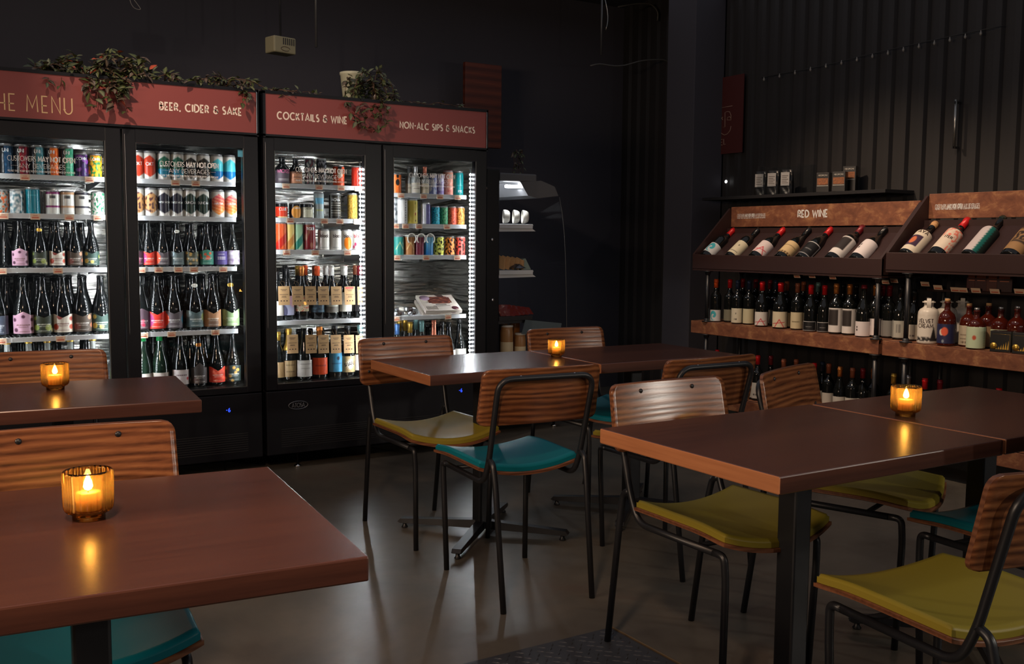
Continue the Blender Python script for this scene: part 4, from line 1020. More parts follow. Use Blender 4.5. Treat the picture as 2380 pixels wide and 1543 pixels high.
for k, (u, zz) in enumerate([(927, 0), (944, 0), (960, 0), (935, .026), (953, .026)]):
    mb = MB(); x = XFY(u, z4+.02, 5.36)
    mb.lathe([(.0, -.042), (.009, -.040), (.005, -.034), (.0125, -.028), (.0135, 0), (.0125, .028), (.005, .034), (.009, .040), (0, .042)], 9, smooth=False)
    for i, v in enumerate(mb.v): mb.v[i] = (v[0]+rr.uniform(-.0015, .0015), v[1]+rr.uniform(-.0015, .0015), v[2])
    o = mb.build('foil_packet', M_alu); o.location = (x, 5.365+.01*(k % 2), z4+.0135+zz*.9); o.rotation_euler = (R(90), R(rr.uniform(-20, 20)), R(90+rr.uniform(-25, 25)))
    lb = MB().lathe([(.0138, -.014), (.0140, -.012), (.0140, .012), (.0138, .014)], 12).build('paper_band', M_ceramic if k % 2 else M_ink, o)
    tag(o, f"foil wrapped snack roll, {ORD[k]} of the pile beside the snack boxes", 'snack roll', 'foil snack rolls')
for i, (u, cap, lab, k, h) in enumerate([(923, F_blue, 'blue', 'wine', .285), (928, F_gold, 'thin gold', 'wine', .30), (941, F_gold, 'amber', 'wine', .300), (953, F_gold, 'bright gold', 'wine', .295), (967, F_tealg, 'pale teal', 'wine', .305), (980, F_tealg, 'grey teal', 'wine', .300),
                             (1008, F_rose, 'rose gold foil', 'champ', .30), (1027, F_blk, 'black', 'champ', .29), (1043, F_blk, 'black narrow', 'cider', .285), (1068, F_blk, 'black long', 'cider', .300)]):
    y = 5.40 if i not in (1, 2, 4) else 5.50
    b = make_bottle('wine_bottle', k, .037 if k != 'cider' else .042, h, M_gl, (.08, .4, 75, p_solid(K_W)), (cap, .78 if k == 'wine' else .62 if cap is F_rose else .9, .0009))
    b.location = (XFY(u, fl+.27, y), y, fl); tag(b, f"wine bottle with {lab} neck on the bottom shelf of the fourth door", 'wine bottle', 'bottles on the bottom shelf of the fourth door')

# dark rows of the same bottles standing behind the front ones
def back_row(door, sh, z, g0, g1, h, Y, n, kind='cider', glass=None, r=None):
    src = make_bottle('cider_bottle', kind, r or h*.155, h, glass or M_gl, None, None)
    for i in range(n):
        o = src if i == 0 else src.copy()
        if i: COL.objects.link(o)
        o.location = (g0+.05+(g1-g0-.09)*(i+.5)/n, Y, z)
        tag(o, f"dark bottle in the rear row of the {SHELF[sh]} shelf, {DOORS[door]}", 'bottle', f"rear row bottles, {SHELF[sh]} shelf, {DOORS[door]}")
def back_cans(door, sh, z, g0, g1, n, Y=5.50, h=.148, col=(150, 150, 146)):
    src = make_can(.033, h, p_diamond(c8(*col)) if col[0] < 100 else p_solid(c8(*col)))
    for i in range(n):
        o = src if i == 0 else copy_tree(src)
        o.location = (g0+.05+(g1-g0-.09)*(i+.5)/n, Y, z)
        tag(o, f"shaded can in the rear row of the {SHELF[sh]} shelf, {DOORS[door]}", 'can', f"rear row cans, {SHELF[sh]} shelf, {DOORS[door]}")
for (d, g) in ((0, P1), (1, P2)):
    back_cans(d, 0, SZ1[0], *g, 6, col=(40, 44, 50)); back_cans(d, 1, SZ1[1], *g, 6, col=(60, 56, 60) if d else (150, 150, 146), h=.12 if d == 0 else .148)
    back_row(d, 2, SZ1[2], *g, .228, 5.50, 6); back_row(d, 3, SZ1[3], *g, .292, 5.51, 6); back_row(d, 4, fl, *g, .272, 5.50, 6)
    back_row(d, 2, SZ1[2], *g, .228, 5.60, 7); back_row(d, 3, SZ1[3], *g, .292, 5.61, 7); back_row(d, 4, fl, *g, .272, 5.61, 7)
back_row(2, 4, fl, *P3, .27, 5.52, 6, 'wine', r=.037); back_row(3, 4, fl, *P4, .26, 5.56, 6, 'wine', r=.037)

# ================================================================ wine rack on the right
XR = 4.712
def rack(y0, y1, zt, name, label, sign, units_label):
    """y0 near the back corner, y1 towards the camera"""
    cy = (y0+y1)/2; t = empty(name, (XR, cy, 0)); L = lambda y: y-cy; a, b = L(y1), L(y0)
    for z, nm in ((.725, 'shelf_board'), (.235, 'shelf_board')):
        mb = MB(); mb.bbox(0, .36, a, b, z-.025, z, .002); mb.bbox(-.004, .018, a, b, z-.084, z, .003); mb.box(.018, .35, a, a+.018, z-.08, z-.02); mb.box(.018, .35, b-.018, b, z-.08, z-.02)
        mb.build(nm, M_rack, t)
    # display tray for leaning bottles
    z0 = 1.085+zt; mb = MB()
    mb.bbox(-.004, .016, a, b, z0, z0+.098, .003)
    mb.prism([(.014, z0+.012), (.34, z0+.255), (.34, z0+.275), (.014, z0+.035)], a+.002, b-.002, 'Y')
    mb.box(.30, .36, a, b, z0-.0, z0+.28)
    mb.prism([(0, z0), (.36, z0), (.36, z0+.40), (.325, z0+.42), (-.002, z0+.10)], a, a+.016, 'Y')
    mb.prism([(0, z0), (.36, z0), (.36, z0+.40), (.325, z0+.42), (-.002, z0+.10)], b-.016, b, 'Y')
    mb.box(.0, .34, a, b, z0-.012, z0+.006)
    mb.build('bottle_tray', M_rackd, t)
    bd = MB().bbox(.335, .352, a+.016, b-.016, z0+.290, z0+.430, .002).build('header_board', M_rack, t)
    for sgn in sign:
        mb = MB()
        for tx, u, v, h, wpx, wt in sgn:
            p = at(u, v, X=XR+.334); q = at(u+wpx, v-wpx*.045, X=XR+.334); s0 = len(mb.v)
            wts = None
            if isinstance(wt, list): wts = wt; wt = .1
            lettering(mb, tx, h, wt, .26, .5, False, 0, p.y-q.y, wts)
            for i in range(s0, len(mb.v)):
                c = mb.v[i]; mb.v[i] = (.3335, p.y-c[0]-cy, c[2]+p.z-h/2)
        mb.build('lettering', M_vinyl, bd)
    for yy in (a+.03, b-.14):
        for xx in (.012, .33):
            mb = MB(); mb.tube([(xx, yy, .002), (xx, yy, .15)], .0135, 12); mb.tube([(xx, yy, .235), (xx, yy, .641)], .0135, 12); mb.tube([(xx, yy, .7255), (xx, yy, z0-.013)], .0135, 12)
            for z in (.002, .2355, .7255): mb.lathe([(.034, 0), (.034, .005), (.018, .007), (.017, .022), (.0135, .023)], 16, xx, yy, z)
            for z in (.150, .640, z0-.013): mb.lathe([(.0135, -.024), (.018, -.023), (.019, -.007), (.034, -.005), (.034, 0)], 16, xx, yy, z)
            mb.build('pipe_post', M_tube, t)
    tag(t, label, 'wine rack', 'plywood and pipe wine racks'); return t
wl = [.09]*10+[.20]*12+[.09]*14
r1 = rack(5.205, 3.650, 0, 'wine_rack', 'plywood and pipe wine rack whose header board reads RED WINE',
     [[('RED WINE', 1855, 497, .043, 68, .22)], [('CUSTOMERS MAY NOT OPEN ANY BEVERAGES', 1714, 501, .020, 65, wl), ('PLEASE TAKE YOUR SELECTION TO THE COUNTER FOR SERVICE', 1714, 507, .007, 65, .2)]], 'first')
r2 = rack(3.625, 2.05, .035, 'wine_rack', 'plywood and pipe rack with printed header, cut by the picture edge',
     [[('CUSTOMERS MAY NOT OPEN ANY BEVERAGES', 2174, 480, .022, 103, wl), ('PLEASE TAKE YOUR SELECTION TO THE COUNTER FOR SERVICE', 2174, 486, .008, 103, .2)]], 'second')

def line_label(base, rows, ink): return textlines(p_solid(base), rows, ink)
def spiral(a, v):
    x, y = (a+.05)*.55, (v-.5)*.55; r = math.hypot(x, y); th = math.atan2(y, x)
    return c8(60, 176, 190) if r < .24 and (r*22-th) % 6.28 < 3.6 else c8(214, 216, 216)
def angleA(base):
    def f(a, v):
        if abs(abs(a-.1)*.9-(.50-v)*.75) < .035 and v < .55: return c8(196, 40, 54)
        return c8(196, 40, 54) if abs(v-.28-a*.1) < .02 and -.6 < a < .6 else base
    return f
def outl(a, v): return c8(200, 200, 200) if (abs(abs(a)-.72) < .03 or v > .955 or v < .04) and abs(a) < .75 else (c8(170, 170, 170) if .4 < v < .46 and abs(a) < .3 and (a*9) % 1 < .6 else c8(18, 18, 20))
def dwhite(a, v): return c8(48, 42, 40) if (v > .28 and v < .94 and -.75 < a < .35) else c8(222, 218, 214)
def dots(a, v): return c8(24, 22, 24) if (abs(a+.45) < .07 and (abs(v-.62) < .05 or abs(v-.42) < .07)) or (a-1.05)**2+(v-.85)**2 < .05 else c8(222, 214, 214)
# leaning bottles in the trays
def lean(y, o, lab, zt=0, x=.045, grp='bottles leaning in the rack trays'):
    z = 1.085+zt+.058
    o.location = (XR+.040, y, z+.012); o.rotation_mode = 'ZXY' if 0 else 'XYZ'
    d = Vector((.80, 0, .60)).normalized()           # bottle axis up the slope
    fz = d; fy = -Vector((-.60, 0, .80)).normalized()  # label (-Y local) faces up and out
    fx = fy.cross(fz); o.scale = (1.2, 1.2, 1.10)
    M = Matrix((fx, fy, fz)).transposed().to_4x4() @ Matrix.Rotation(R(28), 4, 'Z')
    o.rotation_euler = M.to_euler(); tag(o, lab, 'wine bottle', grp)
def wb(lp, cap, kind='wine', z=(.10, .44), h=.305, r=.0375, text=None, glass=None, cs=.80, ha=82, k=1): return make_bottle('wine_bottle', kind, r, h, glass or M_gl, (z[0], z[1], ha, lp), (cap, cs, .0009), None, text)
cork = F_tan
for y, o, lab in [
 (5.131, wb(spiral, F_red, z=(.10, .38)), 'leaning wine bottle with red cap and turquoise spiral label'),
 (4.893, wb(line_label(c8(214, 206, 176), [(.15, .20, .4, 6), (.6, .68, .1, 3)], c8(50, 44, 40)), F_blk, z=(.08, .46), r=.036), 'leaning wine bottle with black neck and narrow cream label'),
 (4.668, wb(angleA(c8(222, 208, 206)), F_red, 'burg', r=.041), 'leaning wine bottle with red cap and red angular A label'),
 (4.446, wb(line_label(c8(218, 190, 140), [(.62, .66, .6, 8), (.0, .14, .9, 4)], c8(110, 84, 50)), F_blk, 'burg', r=.040), 'leaning wine bottle with golden tan label'),
 (4.275, wb(outl, F_red, 'burg', r=.040, z=(.08, .42)), 'leaning wine bottle with white outlined black label'),
 (4.046, wb(dwhite, F_wine, r=.040, z=(.10, .56), h=.32), 'leaning wine bottle with dark square on white label'),
 (3.869, wb(dots, F_blk, 'burg', r=.040, z=(.10, .50)), 'leaning wine bottle with black dots on white label')]:
    lean(y, o, lab)
def kz(a, v): return c8(56, 34, 60) if (-.8 < a < .25 and .22 < v < .72) and (a+.28)**2*.6+(v-.47)**2 > .03 else (c8(200, 110, 70) if -.8 < a < .25 and .22 < v < .72 else c8(216, 206, 186))
def iter_(a, v): return c8(226, 120, 100) if n2(a*3, v*4, 6, 2.4) > .12 and (v > .6 or a > .3) else c8(222, 208, 190)
def zig(a, v): return c8(206, 196, 196) if a < -.05+.12*abs(((v*11) % 1)-.5)*2 else (c8(10, 96, 90) if a < .25+.15*abs(((v*11) % 1)-.5)*2 else c8(20, 34, 30))
def kl(a, v): return c8(50, 38, 30) if (.38 < v < .72 and abs(a) < .55 and n2(a*4, v*6, 2, 1.6) > -.1) or (.3 < v < .36 and abs(a) < .6) or (.8 < v < .9 and abs(a) < .6 and (a*7) % 1 < .5) else c8(160, 124, 82)
for y, o, lab in [
 (3.530, wb(kz, cork, z=(.06, .62), r=.041, h=.29, cs=.88, text=('AYA', .020, .53, M_ink)), 'leaning bottle with cork top and purple square label'),
 (3.350, wb(iter_, F_red, z=(.12, .60), r=.040, h=.32, cs=.78, text=('ITER', .016, .36, M_ink)), 'leaning bottle with red cap and peach floral label'),
 (3.150, wb(zig, M_glg, z=(.05, .64), r=.041, h=.33, cs=.93), 'leaning bottle with teal zigzag edge on white label'),
 (2.930, wb(kl, F_blk, z=(.08, .66), r=.043, h=.32, text=('MACARON', .013, .57, M_ink)), 'leaning bottle with brown kraft picture label')]:
    lean(y, o, lab, .035)
# standing bottles on the middle shelf
ZS = .7255
def YX(u, z, X):
    v = 650
    for _ in range(4):
        p = at(u, v, X=X); v = pix((X, p.y, z))[1]
    return p.y
def stand(u, o, lab, X=4.80, z=ZS, grp='wine bottles on the middle shelf of the racks', cat='wine bottle', zz=.15, rot=None):
    o.location = (X, YX(u, z+zz, X), z); o.rotation_euler = (0, 0, R(-62 if rot is None else rot)); tag(o, lab, cat, grp)
h0 = .290
rows = [
 (1664, 4.79, wb(spiral, F_or, z=(.02, .28), h=h0), 'standing wine bottle with orange capsule and turquoise spiral label'),
 (1696, 4.84, wb(p_solid(c8(120, 118, 100)), F_red, z=(.04, .30), h=h0), 'red capped wine bottle with grey label, beside the spiral label bottle'),
 (1714, 4.79, wb(line_label(c8(214, 208, 184), [(.2, .3, .15, 3), (.6, .7, .08, 3)], c8(60, 56, 50)), F_navy, z=(.03, .36), h=h0), 'navy capped wine bottle with cream square label'),
 (1741, 4.82, wb(p_solid(c8(200, 194, 160)), F_navy, z=(.03, .36), h=h0), 'slate capped wine bottle with pale green edged label'),
 (1771, 4.78, wb(angleA(c8(224, 220, 212)), F_red, 'burg', z=(.03, .33), r=.042, h=h0), 'red capped wine bottle with red peak on white label'),
 (1814, 4.78, wb(angleA(c8(220, 208, 178)), F_red, 'burg', z=(.03, .37), r=.046, h=h0), 'red capped wine bottle with red A on wide cream label'),
 (1828, 4.86, wb(p_solid(c8(206, 190, 150)), F_brown, z=(.03, .33), h=.295), 'brown capped wine bottle behind the wide cream label bottle'),
 (1853, 4.80, wb(line_label(c8(206, 194, 158), [(.4, .45, .4, 6)], c8(80, 70, 50)), F_brown, z=(.03, .38), h=h0), 'brown capped wine bottle with beige label'),
 (1884, 4.79, wb(outl, F_red, 'burg', z=(.02, .22), r=.041, h=.285), 'red capped wine bottle with white outlined black label'),
 (1916, 4.81, wb(outl, F_red, 'burg', z=(.02, .22), r=.039, h=.285), 'crimson capped wine bottle with outlined black label, beside copper necks'),
 (1943, 4.79, wb(dwhite, F_copper, z=(.04, .52), r=.040, h=.300), 'copper capped wine bottle with dark square label, nearer the red caps'),
 (1974, 4.80, wb(dwhite, F_copper, z=(.04, .52), r=.038, h=.300), 'copper capped wine bottle with dark square label, farther from the red caps'),
 (2007, 4.79, wb(dots, F_wine, 'burg', z=(.02, .30), r=.042, h=.300, cs=.93), 'wine bottle with bright white dotted label before the post'),
 (2034, 4.84, wb(dots, F_copper, z=(.04, .36), r=.038, h=.300), 'copper capped wine bottle half hidden by the pipe post'),
 (2066, 4.86, wb(p_solid(c8(130, 130, 126)), F_wine, z=(.04, .34), r=.039, h=.30), 'burgundy capped wine bottle between the two pipe posts, grey label'),
 (2092, 4.84, wb(line_label(c8(170, 170, 160), [(.3, .8, .2, 3)], c8(120, 120, 116)), F_blk, 'burg', z=(.04, .36), r=.039, h=.30), 'black wine bottle with grey text label by the second post'),
 (2124, 4.86, wb(line_label(c8(186, 180, 164), [(.2, .3, .2, 3)], c8(90, 84, 80)), F_blk, 'burg', z=(.03, .32), r=.040, h=.285), 'black wine bottle with faded label beside the white jug')]
for u, X, o, lab in rows: stand(u, o, lab, X)
for k, (u, cap) in enumerate([(1727, F_wine), (1757, F_wine), (1790, F_wine), (1803, F_navy), (1868, F_brown), (1902, F_tealg), (1960, F_blk), (1990, F_blk), (2052, F_wine)]):
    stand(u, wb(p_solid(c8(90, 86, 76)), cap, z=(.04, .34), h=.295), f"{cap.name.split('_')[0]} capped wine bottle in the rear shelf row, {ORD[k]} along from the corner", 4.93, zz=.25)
# jugs, flasks and dark boxes on the near rack
def forest(a, v): return c8(40, 38, 38) if (abs(a-.35) < .17*(.62-v)*2.2 and v < .62 and v > .04) or (v < .20 and v > .04 and abs(a) < .8 and n2(a*6, v*9, 1, 1.4) > -.15) else c8(226, 220, 208)
for u, X, lab, tx in ((2158, 4.79, 'white ceramic jug printed VELVET CREAM with a black tree', True), (2199, 4.90, 'white ceramic jug standing behind the orange and navy flask', False), (2236, 4.98, 'shadowed grey ceramic jug at the rear of the shelf', False)):
    o = make_bottle('ceramic_jug', 'jug', .055, .245, M_ceramic, (.04, .62, 70, forest if tx else p_solid(c8(220, 214, 204))), None)
    if tx:
        for s_, zz in (('VELVET', .47), ('CREAM', .36)):
            m2 = MB(); lettering(m2, s_, .020, .18, .2, .4, True, .0562); 
            for i, p in enumerate(m2.v): m2.v[i] = (p[0], p[1], p[2]+zz*.245)
            m2.xf(Matrix.Rotation(R(-14), 4, 'Z')); m2.build('lettering', M_ink, o)
    MB().lathe([(.019, .232), (.019, .250), (.017, .252), (0, .252)], 16).build('stopper', F_blk, o)
    MB().grid(lambda a, b: ((a-.5)*.022, -.0255-.010*math.sin(b*3.14), .185+b*.062), 3, 8).build('tax_strip', M_ceramic, o)
    stand(u, o, lab, X, grp='ceramic cream jugs', cat='jug', rot=-55)
def foxl(a, v): return c8(226, 96, 66) if (a+.1)**2*.8+(v-.62)**2 < .05 else (c8(226, 214, 196) if (a+.3)**2*.8+(v-.58)**2 < .03 else (c8(140, 150, 160) if (a+.2)**2+(v-.12)**2 < .008 else c8(34, 38, 76)))
def sage(a, v): return c8(190, 80, 50) if (a+.1)**2*.7+(v-.5)**2 < .012 else (c8(176, 196, 156) if a > .55 and a < .8 and (v*9) % 1 < .6 else c8(196, 212, 178))
fls = [(2201, 4.775, foxl, (.06, .50), .235, 'red liqueur flask with navy label and coral shape', F_tan),
       (2252, 4.85, line_label(c8(190, 180, 156), [(.5, .55, .6, 8), (.3, .35, .6, 8), (.08, .2, .5, 5)], c8(110, 96, 80)), (.04, .52), .215, 'amber flask with cream label behind the sage flask', F_tan),
       (2270, 4.765, sage, (.03, .58), .200, 'amber flask with sage green fruit label', F_silver),
       (2297, 4.88, p_solid(c8(160, 128, 96)), (.03, .52), .220, 'amber flask with tan label behind the black box', F_tan),
       (2326, 4.88, sage, (.03, .50), .205, 'amber flask with sage label standing behind the black gift box', F_silver),
       (2364, 4.86, sage, (.03, .46), .215, 'amber flask at the picture edge behind the black box', F_silver)]
for u, X, pa, zz, h, lab, cp in fls:
    o = make_bottle('liqueur_flask', 'flask', .046, h/.905, M_glb, (zz[0]*.905, zz[1]*.905, 80, pa), None)
    MB().lathe([(.0135, h*.995), (.0135, h*1.06), (.012, h*1.065), (0, h*1.065)], 14).build('stopper', cp, o)
    stand(u, o, lab, X, grp='liqueur flasks', cat='flask', rot=-58)
def goldbox(u, X, lab, w=.10):
    t = MB().bbox(-w/2, w/2, -.035, .035, 0, .105, .0015).build('gift_box', F_blk); z = .004
    mb = MB()
    mb.tube([(-w/2+.01, -.0358, .09), (w/2-.006, -.0358, .09), (w/2-.006, -.0358, .012), (w/2-.02, -.0358, .012)], .0006, 4)
    for k in range(6): mb.add([(w/2-.010-k*.011, -.0356, .014), (w/2-.019-k*.011, -.0356, .014), (w/2-.012-k*.011, -.0356, .060-k*.008)], [(0, 2, 1)])
    mb.lathe([(0, 0), (.017, 0), (.017, .0012), (0, .0012)], 18); s0 = len(mb.v)-18*4
    for i in range(s0, len(mb.v)): q = mb.v[i]; mb.v[i] = (q[0]-w/2+.018, -.0358-q[2], q[1]+.030)
    lettering(mb, 'MARASCHINO', .007, .2, .2, .4, False, 0, .055); s0 = 0
    m = mb.build('gold_print', F_gold, t)
    stand(u, t, lab, X, grp='black gift boxes', cat='box', rot=-75)
    return t
goldbox(2333, 4.765, 'black gift box printed with gold leaf pattern and seal'); goldbox(2385, 4.775, 'black gift box cut by the picture edge')
# rear ledge of the near rack with red boxes
o = MB().bbox(4.98, 5.06, 2.2, 3.55, 1.000, 1.014, .001).build('rear_ledge', M_rackd); tag(o, 'narrow dark ledge at the rear of the near rack carrying red boxes', 'ledge')
for k, (u, w, c) in enumerate([(2262, .06, (70, 18, 20)), (2283, .07, (64, 16, 20)), (2311, .07, (84, 34, 22)), (2337, .08, (54, 18, 20))]):
    t = MB().bbox(-w/2, w/2, -.03, .03, 0, .105, .002).build('tea_box', mat(f'carton_{k}', rgb(*c), .5))
    mb = MB(); mb.box(-w*.35, w*.35, -.0308, -.03, .07, .085); mb.box(-w*.3, w*.3, -.0308, -.03, .055, .059); mb.build('printed_text', cm('pale_red_ink', (200, 120, 90), .6), t)
    p = YX(u, 1.05, 5.01); t.location = (5.02, p, 1.0142); t.rotation_euler = (0, 0, R(-80)); tag(t, f"red carton on the rear ledge under the tray, {ORD[k]} along", 'box', 'red cartons on the rear ledge')
# price tags clipped under the trays
def rtag(u, v, X, col=M_tag, own=None, w=.055):
    p = at(u, v, X=X); t = MB().bbox(-.0008, .0008, -w/2, w/2, -.014, .014, .0004, 1).build('price_tag', col, own)
    t.location = p-Vector(own.location); t.rotation_euler = (0, R(-25), 0)
    q = MB().box(-.0018, -.0008, -w*.36, w*.36, -.008, -.001).build('printed_bar', M_tagb, t)
for u, v in ((2150, 660), (2180, 668), (2220, 673), (2238, 674), (2268, 675), (2312, 677), (2369, 677)): rtag(u, v, 4.97, own=r2)
for u, v in ((1828, 633), (1852, 641), (1872, 636), (1887, 641), (1918, 634), (1935, 644), (1950, 638), (2058, 655), (2078, 652)): rtag(u, v, 4.82 if u < 2000 else 4.9, own=r1, w=.05)
# bottom shelf bottles
for k, (u, cap, lab, X) in enumerate([(1667, F_red, 'bright red', 4.80), (1762, F_red, 'scarlet', 4.80), (1792, F_wine, 'wine red', 4.86), (1822, F_brown, 'tan', 4.80), (1851, F_brown, 'brown', 4.86), (1893, F_red, 'cherry red', 4.80), (1912, F_navy, 'slate', 4.9), (1927, F_brown, 'rust', 4.86),
                          (1953, F_copper, 'copper', 4.80), (1982, F_brown, 'russet', 4.82), (2006, F_wine, 'plum', 4.86), (2031, F_copper, 'thin copper', 4.9), (1745, F_blk, 'black', 4.80), (2078, F_gold, 'gold striped', 4.82), (2112, F_silver, 'silver', 4.84), (2150, F_red, 'brick red', 4.80), (2185, F_wine, 'dark wine', 4.82), (2322, F_red, 'glossy red', 4.80)]):
    o = wb(line_label(c8(200, 196, 186), [(.2, .3, .3, 3)], c8(90, 84, 80)), cap, 'wine' if k % 2 else 'burg', z=(.05, .40), h=.295)
    stand(u, o, f"wine bottle with {lab} capsule on the lowest rack shelf", X, .2355, 'wine bottles on the lowest rack shelf', zz=.28)
# high wall shelf with coffee bags in a clear bin and mixer boxes
o = MB().bbox(5.10, 5.374, 3.95, 5.55, 1.572, 1.594, .002).build('wall_shelf', M_blackm); tag(o, 'dark wall shelf above the wine rack holding coffee bags', 'shelf')
yb0, yb1 = 5.02, 4.66
mb = MB(); X0, X1 = 5.12, 5.30
for q in ((X0, X0+.003, yb1, yb0), (X1-.003, X1, yb1, yb0)): mb.box(*q, 1.595, 1.79 if q[0] > 5.2 else 1.66)
mb.box(X0, X1, yb0-.003, yb0, 1.595, 1.79); mb.box(X0, X1, yb1, yb1+.003, 1.595, 1.79); mb.box(X0, X1, yb1, yb0, 1.5945, 1.598)
o = mb.build('clear_bin', M_clear); tag(o, 'clear plastic bin holding three coffee bags on the wall shelf', 'bin')
for k, u in enumerate((1768, 1797, 1828)):
    mb = MB(); w, h = .044, .165
    mb.grid(lambda a, b: ((a-.5)*2*w*(1-.12*b**3), -(.024*(1-b)**.6+.002)*(1-(2*a-1)**4*.5)+.004*math.sin(b*17+a*9)*.5, b*h), 12, 14); mb.grid(lambda a, b: ((a-.5)*2*w*(1-.12*b**3), (.024*(1-b)**.6+.002), b*h), 6, 6, flip=True)
    o = mb.build('coffee_bag', mat('black_foil_bag', (.02, .02, .02), .25, .3)); 
    l_ = MB().box(-.030, .030, -.0305, -.0290, .055, .145).build('paper_label', mat('grey_bag_label', rgb(170, 168, 166), .6), o)
    mb = MB(); [mb.box(-.022, .022-.01*(q % 2), -.0312, -.0305, .072+q*.012, .075+q*.012) for q in range(5)]; mb.build('printed_text', M_ink, l_)
    o.location = (5.20, YX(u, 1.66, 5.20), 1.5985); o.rotation_euler = (0, 0, R(-68)); tag(o, f"black coffee bag with grey label, {ORD[k]} of three in the clear bin", 'coffee bag', 'coffee bags')
for k, (u, z, X) in enumerate([(1915, 1.595, 5.16), (1952, 1.595, 5.16), (1976, 1.595, 5.27)]):
    hh = .125 if k < 2 else .165
    t = MB().bbox(-.042, .042, -.03, .03, 0, hh, .002).build('mixer_box', F_blk)
    MB().grid(lambda a, b: ((a-.5)*.070, -.0308, hh-.078+b*.042), 14, 8, col=lambda a, b: mixc(c8(196, 110, 50), c8(90, 60, 40), .5+.5*n2(a*4, b*3, k*3, 1.6))).build('picture_panel', M_print, t, True)
    mb = MB(); lettering(mb, 'NEGRONI' if k == 0 else 'NEGRONI', .009, .14, .2, .4, True, 0, .055)
    for i, p in enumerate(mb.v): mb.v[i] = (p[0], -.0310, p[2]+hh-.022)
    mb.box(-.036, .036, -.0309, -.0305, hh-.086, hh-.083); mb.build('lettering', M_ceramic, t)
    t.location = (X, YX(u, z+.06, X), z); t.rotation_euler = (0, 0, R(-66)); tag(t, ['black mixer box with brown picture panel on the wall shelf', 'black mixer box with bright orange picture panel on the wall shelf', 'taller black mixer box behind the orange picture box'][k], 'box', 'mixer boxes')
p = at(1688, 422, X=5.37); o = MB().lathe([(.0, 0), (.011, .0), (.012, .004), (.006, .009), (0, .010)], 14).build('indicator_light', M_dot); o.location = p; o.rotation_euler = (0, R(-90), 0); tag(o, 'tiny white glowing indicator on the dark wall by the column', 'indicator light')
# banner with a line drawn face
o = MB().bbox(5.360, 5.368, 5.42, 5.66, 1.93, 2.50, .001).build('banner', mat('dark_red_banner', rgb(76, 26, 24), .7)); X = 5.3592
def yz(u, v): q = at(u, v, X=X); return (X, q.y, q.z)
mb = MB(); L_ = lambda pts: mb.tube([yz(*q) for q in pts], .0028, 6)
L_([(1675, 251), (1702, 246)]); L_([(1685, 275), (1685, 262), (1690, 259), (1696, 260), (1699, 268), (1699, 279), (1690, 279), (1691, 273), (1696, 271), (1699, 275)]); L_([(1685, 262), (1685, 295), (1680, 296)])
L_([(1699, 293), (1697, 303), (1691, 311), (1684, 314), (1678, 311), (1674, 307)]); L_([(1676, 272), (1680, 279)]); L_([(1676, 277), (1680, 272)])
L_([(1679, 324), (1675, 324), (1675, 337), (1679, 337)]); L_([(1675, 331), (1678, 331)]); L_([(1682, 323), (1682, 336), (1686, 335)])
mb.build('line_drawing', mat('dull_cream_paint', rgb(150, 120, 104), .7), o); tag(o, 'dark red banner with line drawn face and letters EL on the wall', 'banner')

# ================================================================ refrigerated deli case
YC = 5.50
t = empty('deli_case', (3.28, YC, 0)); cxx = 3.28
DC = .62
mb = MB(); mb.bbox(-.05, .045, 0, DC, .10, 1.72, .006); mb.bbox(-.05, .62, 0, DC, .08, .42, .006)
mb.build('cabinet', M_black, t)
# curved clear front and clear side
prof = [(3.60, 1.64), (3.70, 1.60), (3.79, 1.556), (3.815, 1.45), (3.835, 1.30), (3.848, 1.10), (3.856, .9), (3.862, .7), (3.866, .55), (3.866, .42)]
mb = MB(); pr_ = [(a-cxx, b) for a, b in prof]
for i in range(2, len(pr_)-1):
    (xa, za), (xb_, zb_) = pr_[i], pr_[i+1]
    mb.add([(xa, 0, za), (xa, DC, za), (xb_, DC, zb_), (xb_, 0, zb_)], [(0, 1, 2, 3)], True)
    mb.add([(xa-.006, 0, za), (xa-.006, DC, za), (xb_-.006, DC, zb_), (xb_-.006, 0, zb_)], [(3, 2, 1, 0)], True)
mb.build('curved_glass', M_curve, t)
MB().tube([(a, .002, b) for a, b in pr_[2:]], .0025, 6).build('glass_edge', mat('glass_edge', (.06, .06, .06), .4), t)
for fx in (.0, .54):
    for fy in (.08, DC-.08): MB().lathe([(.022, 0), (.022, .01), (.01, .016), (.01, .082)], 12, fx, fy, 0).build('foot', M_chrome, t)
mb = MB(); mb.bbox(.045, .33, 0, DC, 1.645, 1.70, .01)
mb.prism([(.20, 1.645), (.36, 1.66), (.47, 1.625), (.50, 1.565), (.34, 1.545), (.26, 1.56)], 0, DC, 'Y'); mb.build('canopy', mat('grey_case_plastic', (.10, .10, .105), .5), t)
MB().tube([(.10, .02, 1.615), (.29, .02, 1.618)], .010, 10).build('light_tube', M_tube_led, t)
MB().tube([(.08, .10, 1.63), (.08, DC-.05, 1.63)], .008, 8).build('light_tube', M_tube_led, t)
for z, w in ((1.374, .31), (1.075, .315), (.775, .315)):
    mb = MB(); mb.bbox(.045, w, .01, DC-.01, z-.012, z-.004, .001, 1); mb.bbox(.045, w-.01, .0, .01, z-.028, z, .001, 1); mb.prism([(.045, z-.028), (w-.02, z-.02), (w+.02, z-.045), (.045, z-.05)], .012, .016, 'Y')
    mb.build('shelf', M_white if z > 1 else M_tube, t)
MB().bbox(.045, .60, .01, DC, .42, .445, .002).build('deck', M_alu, t)
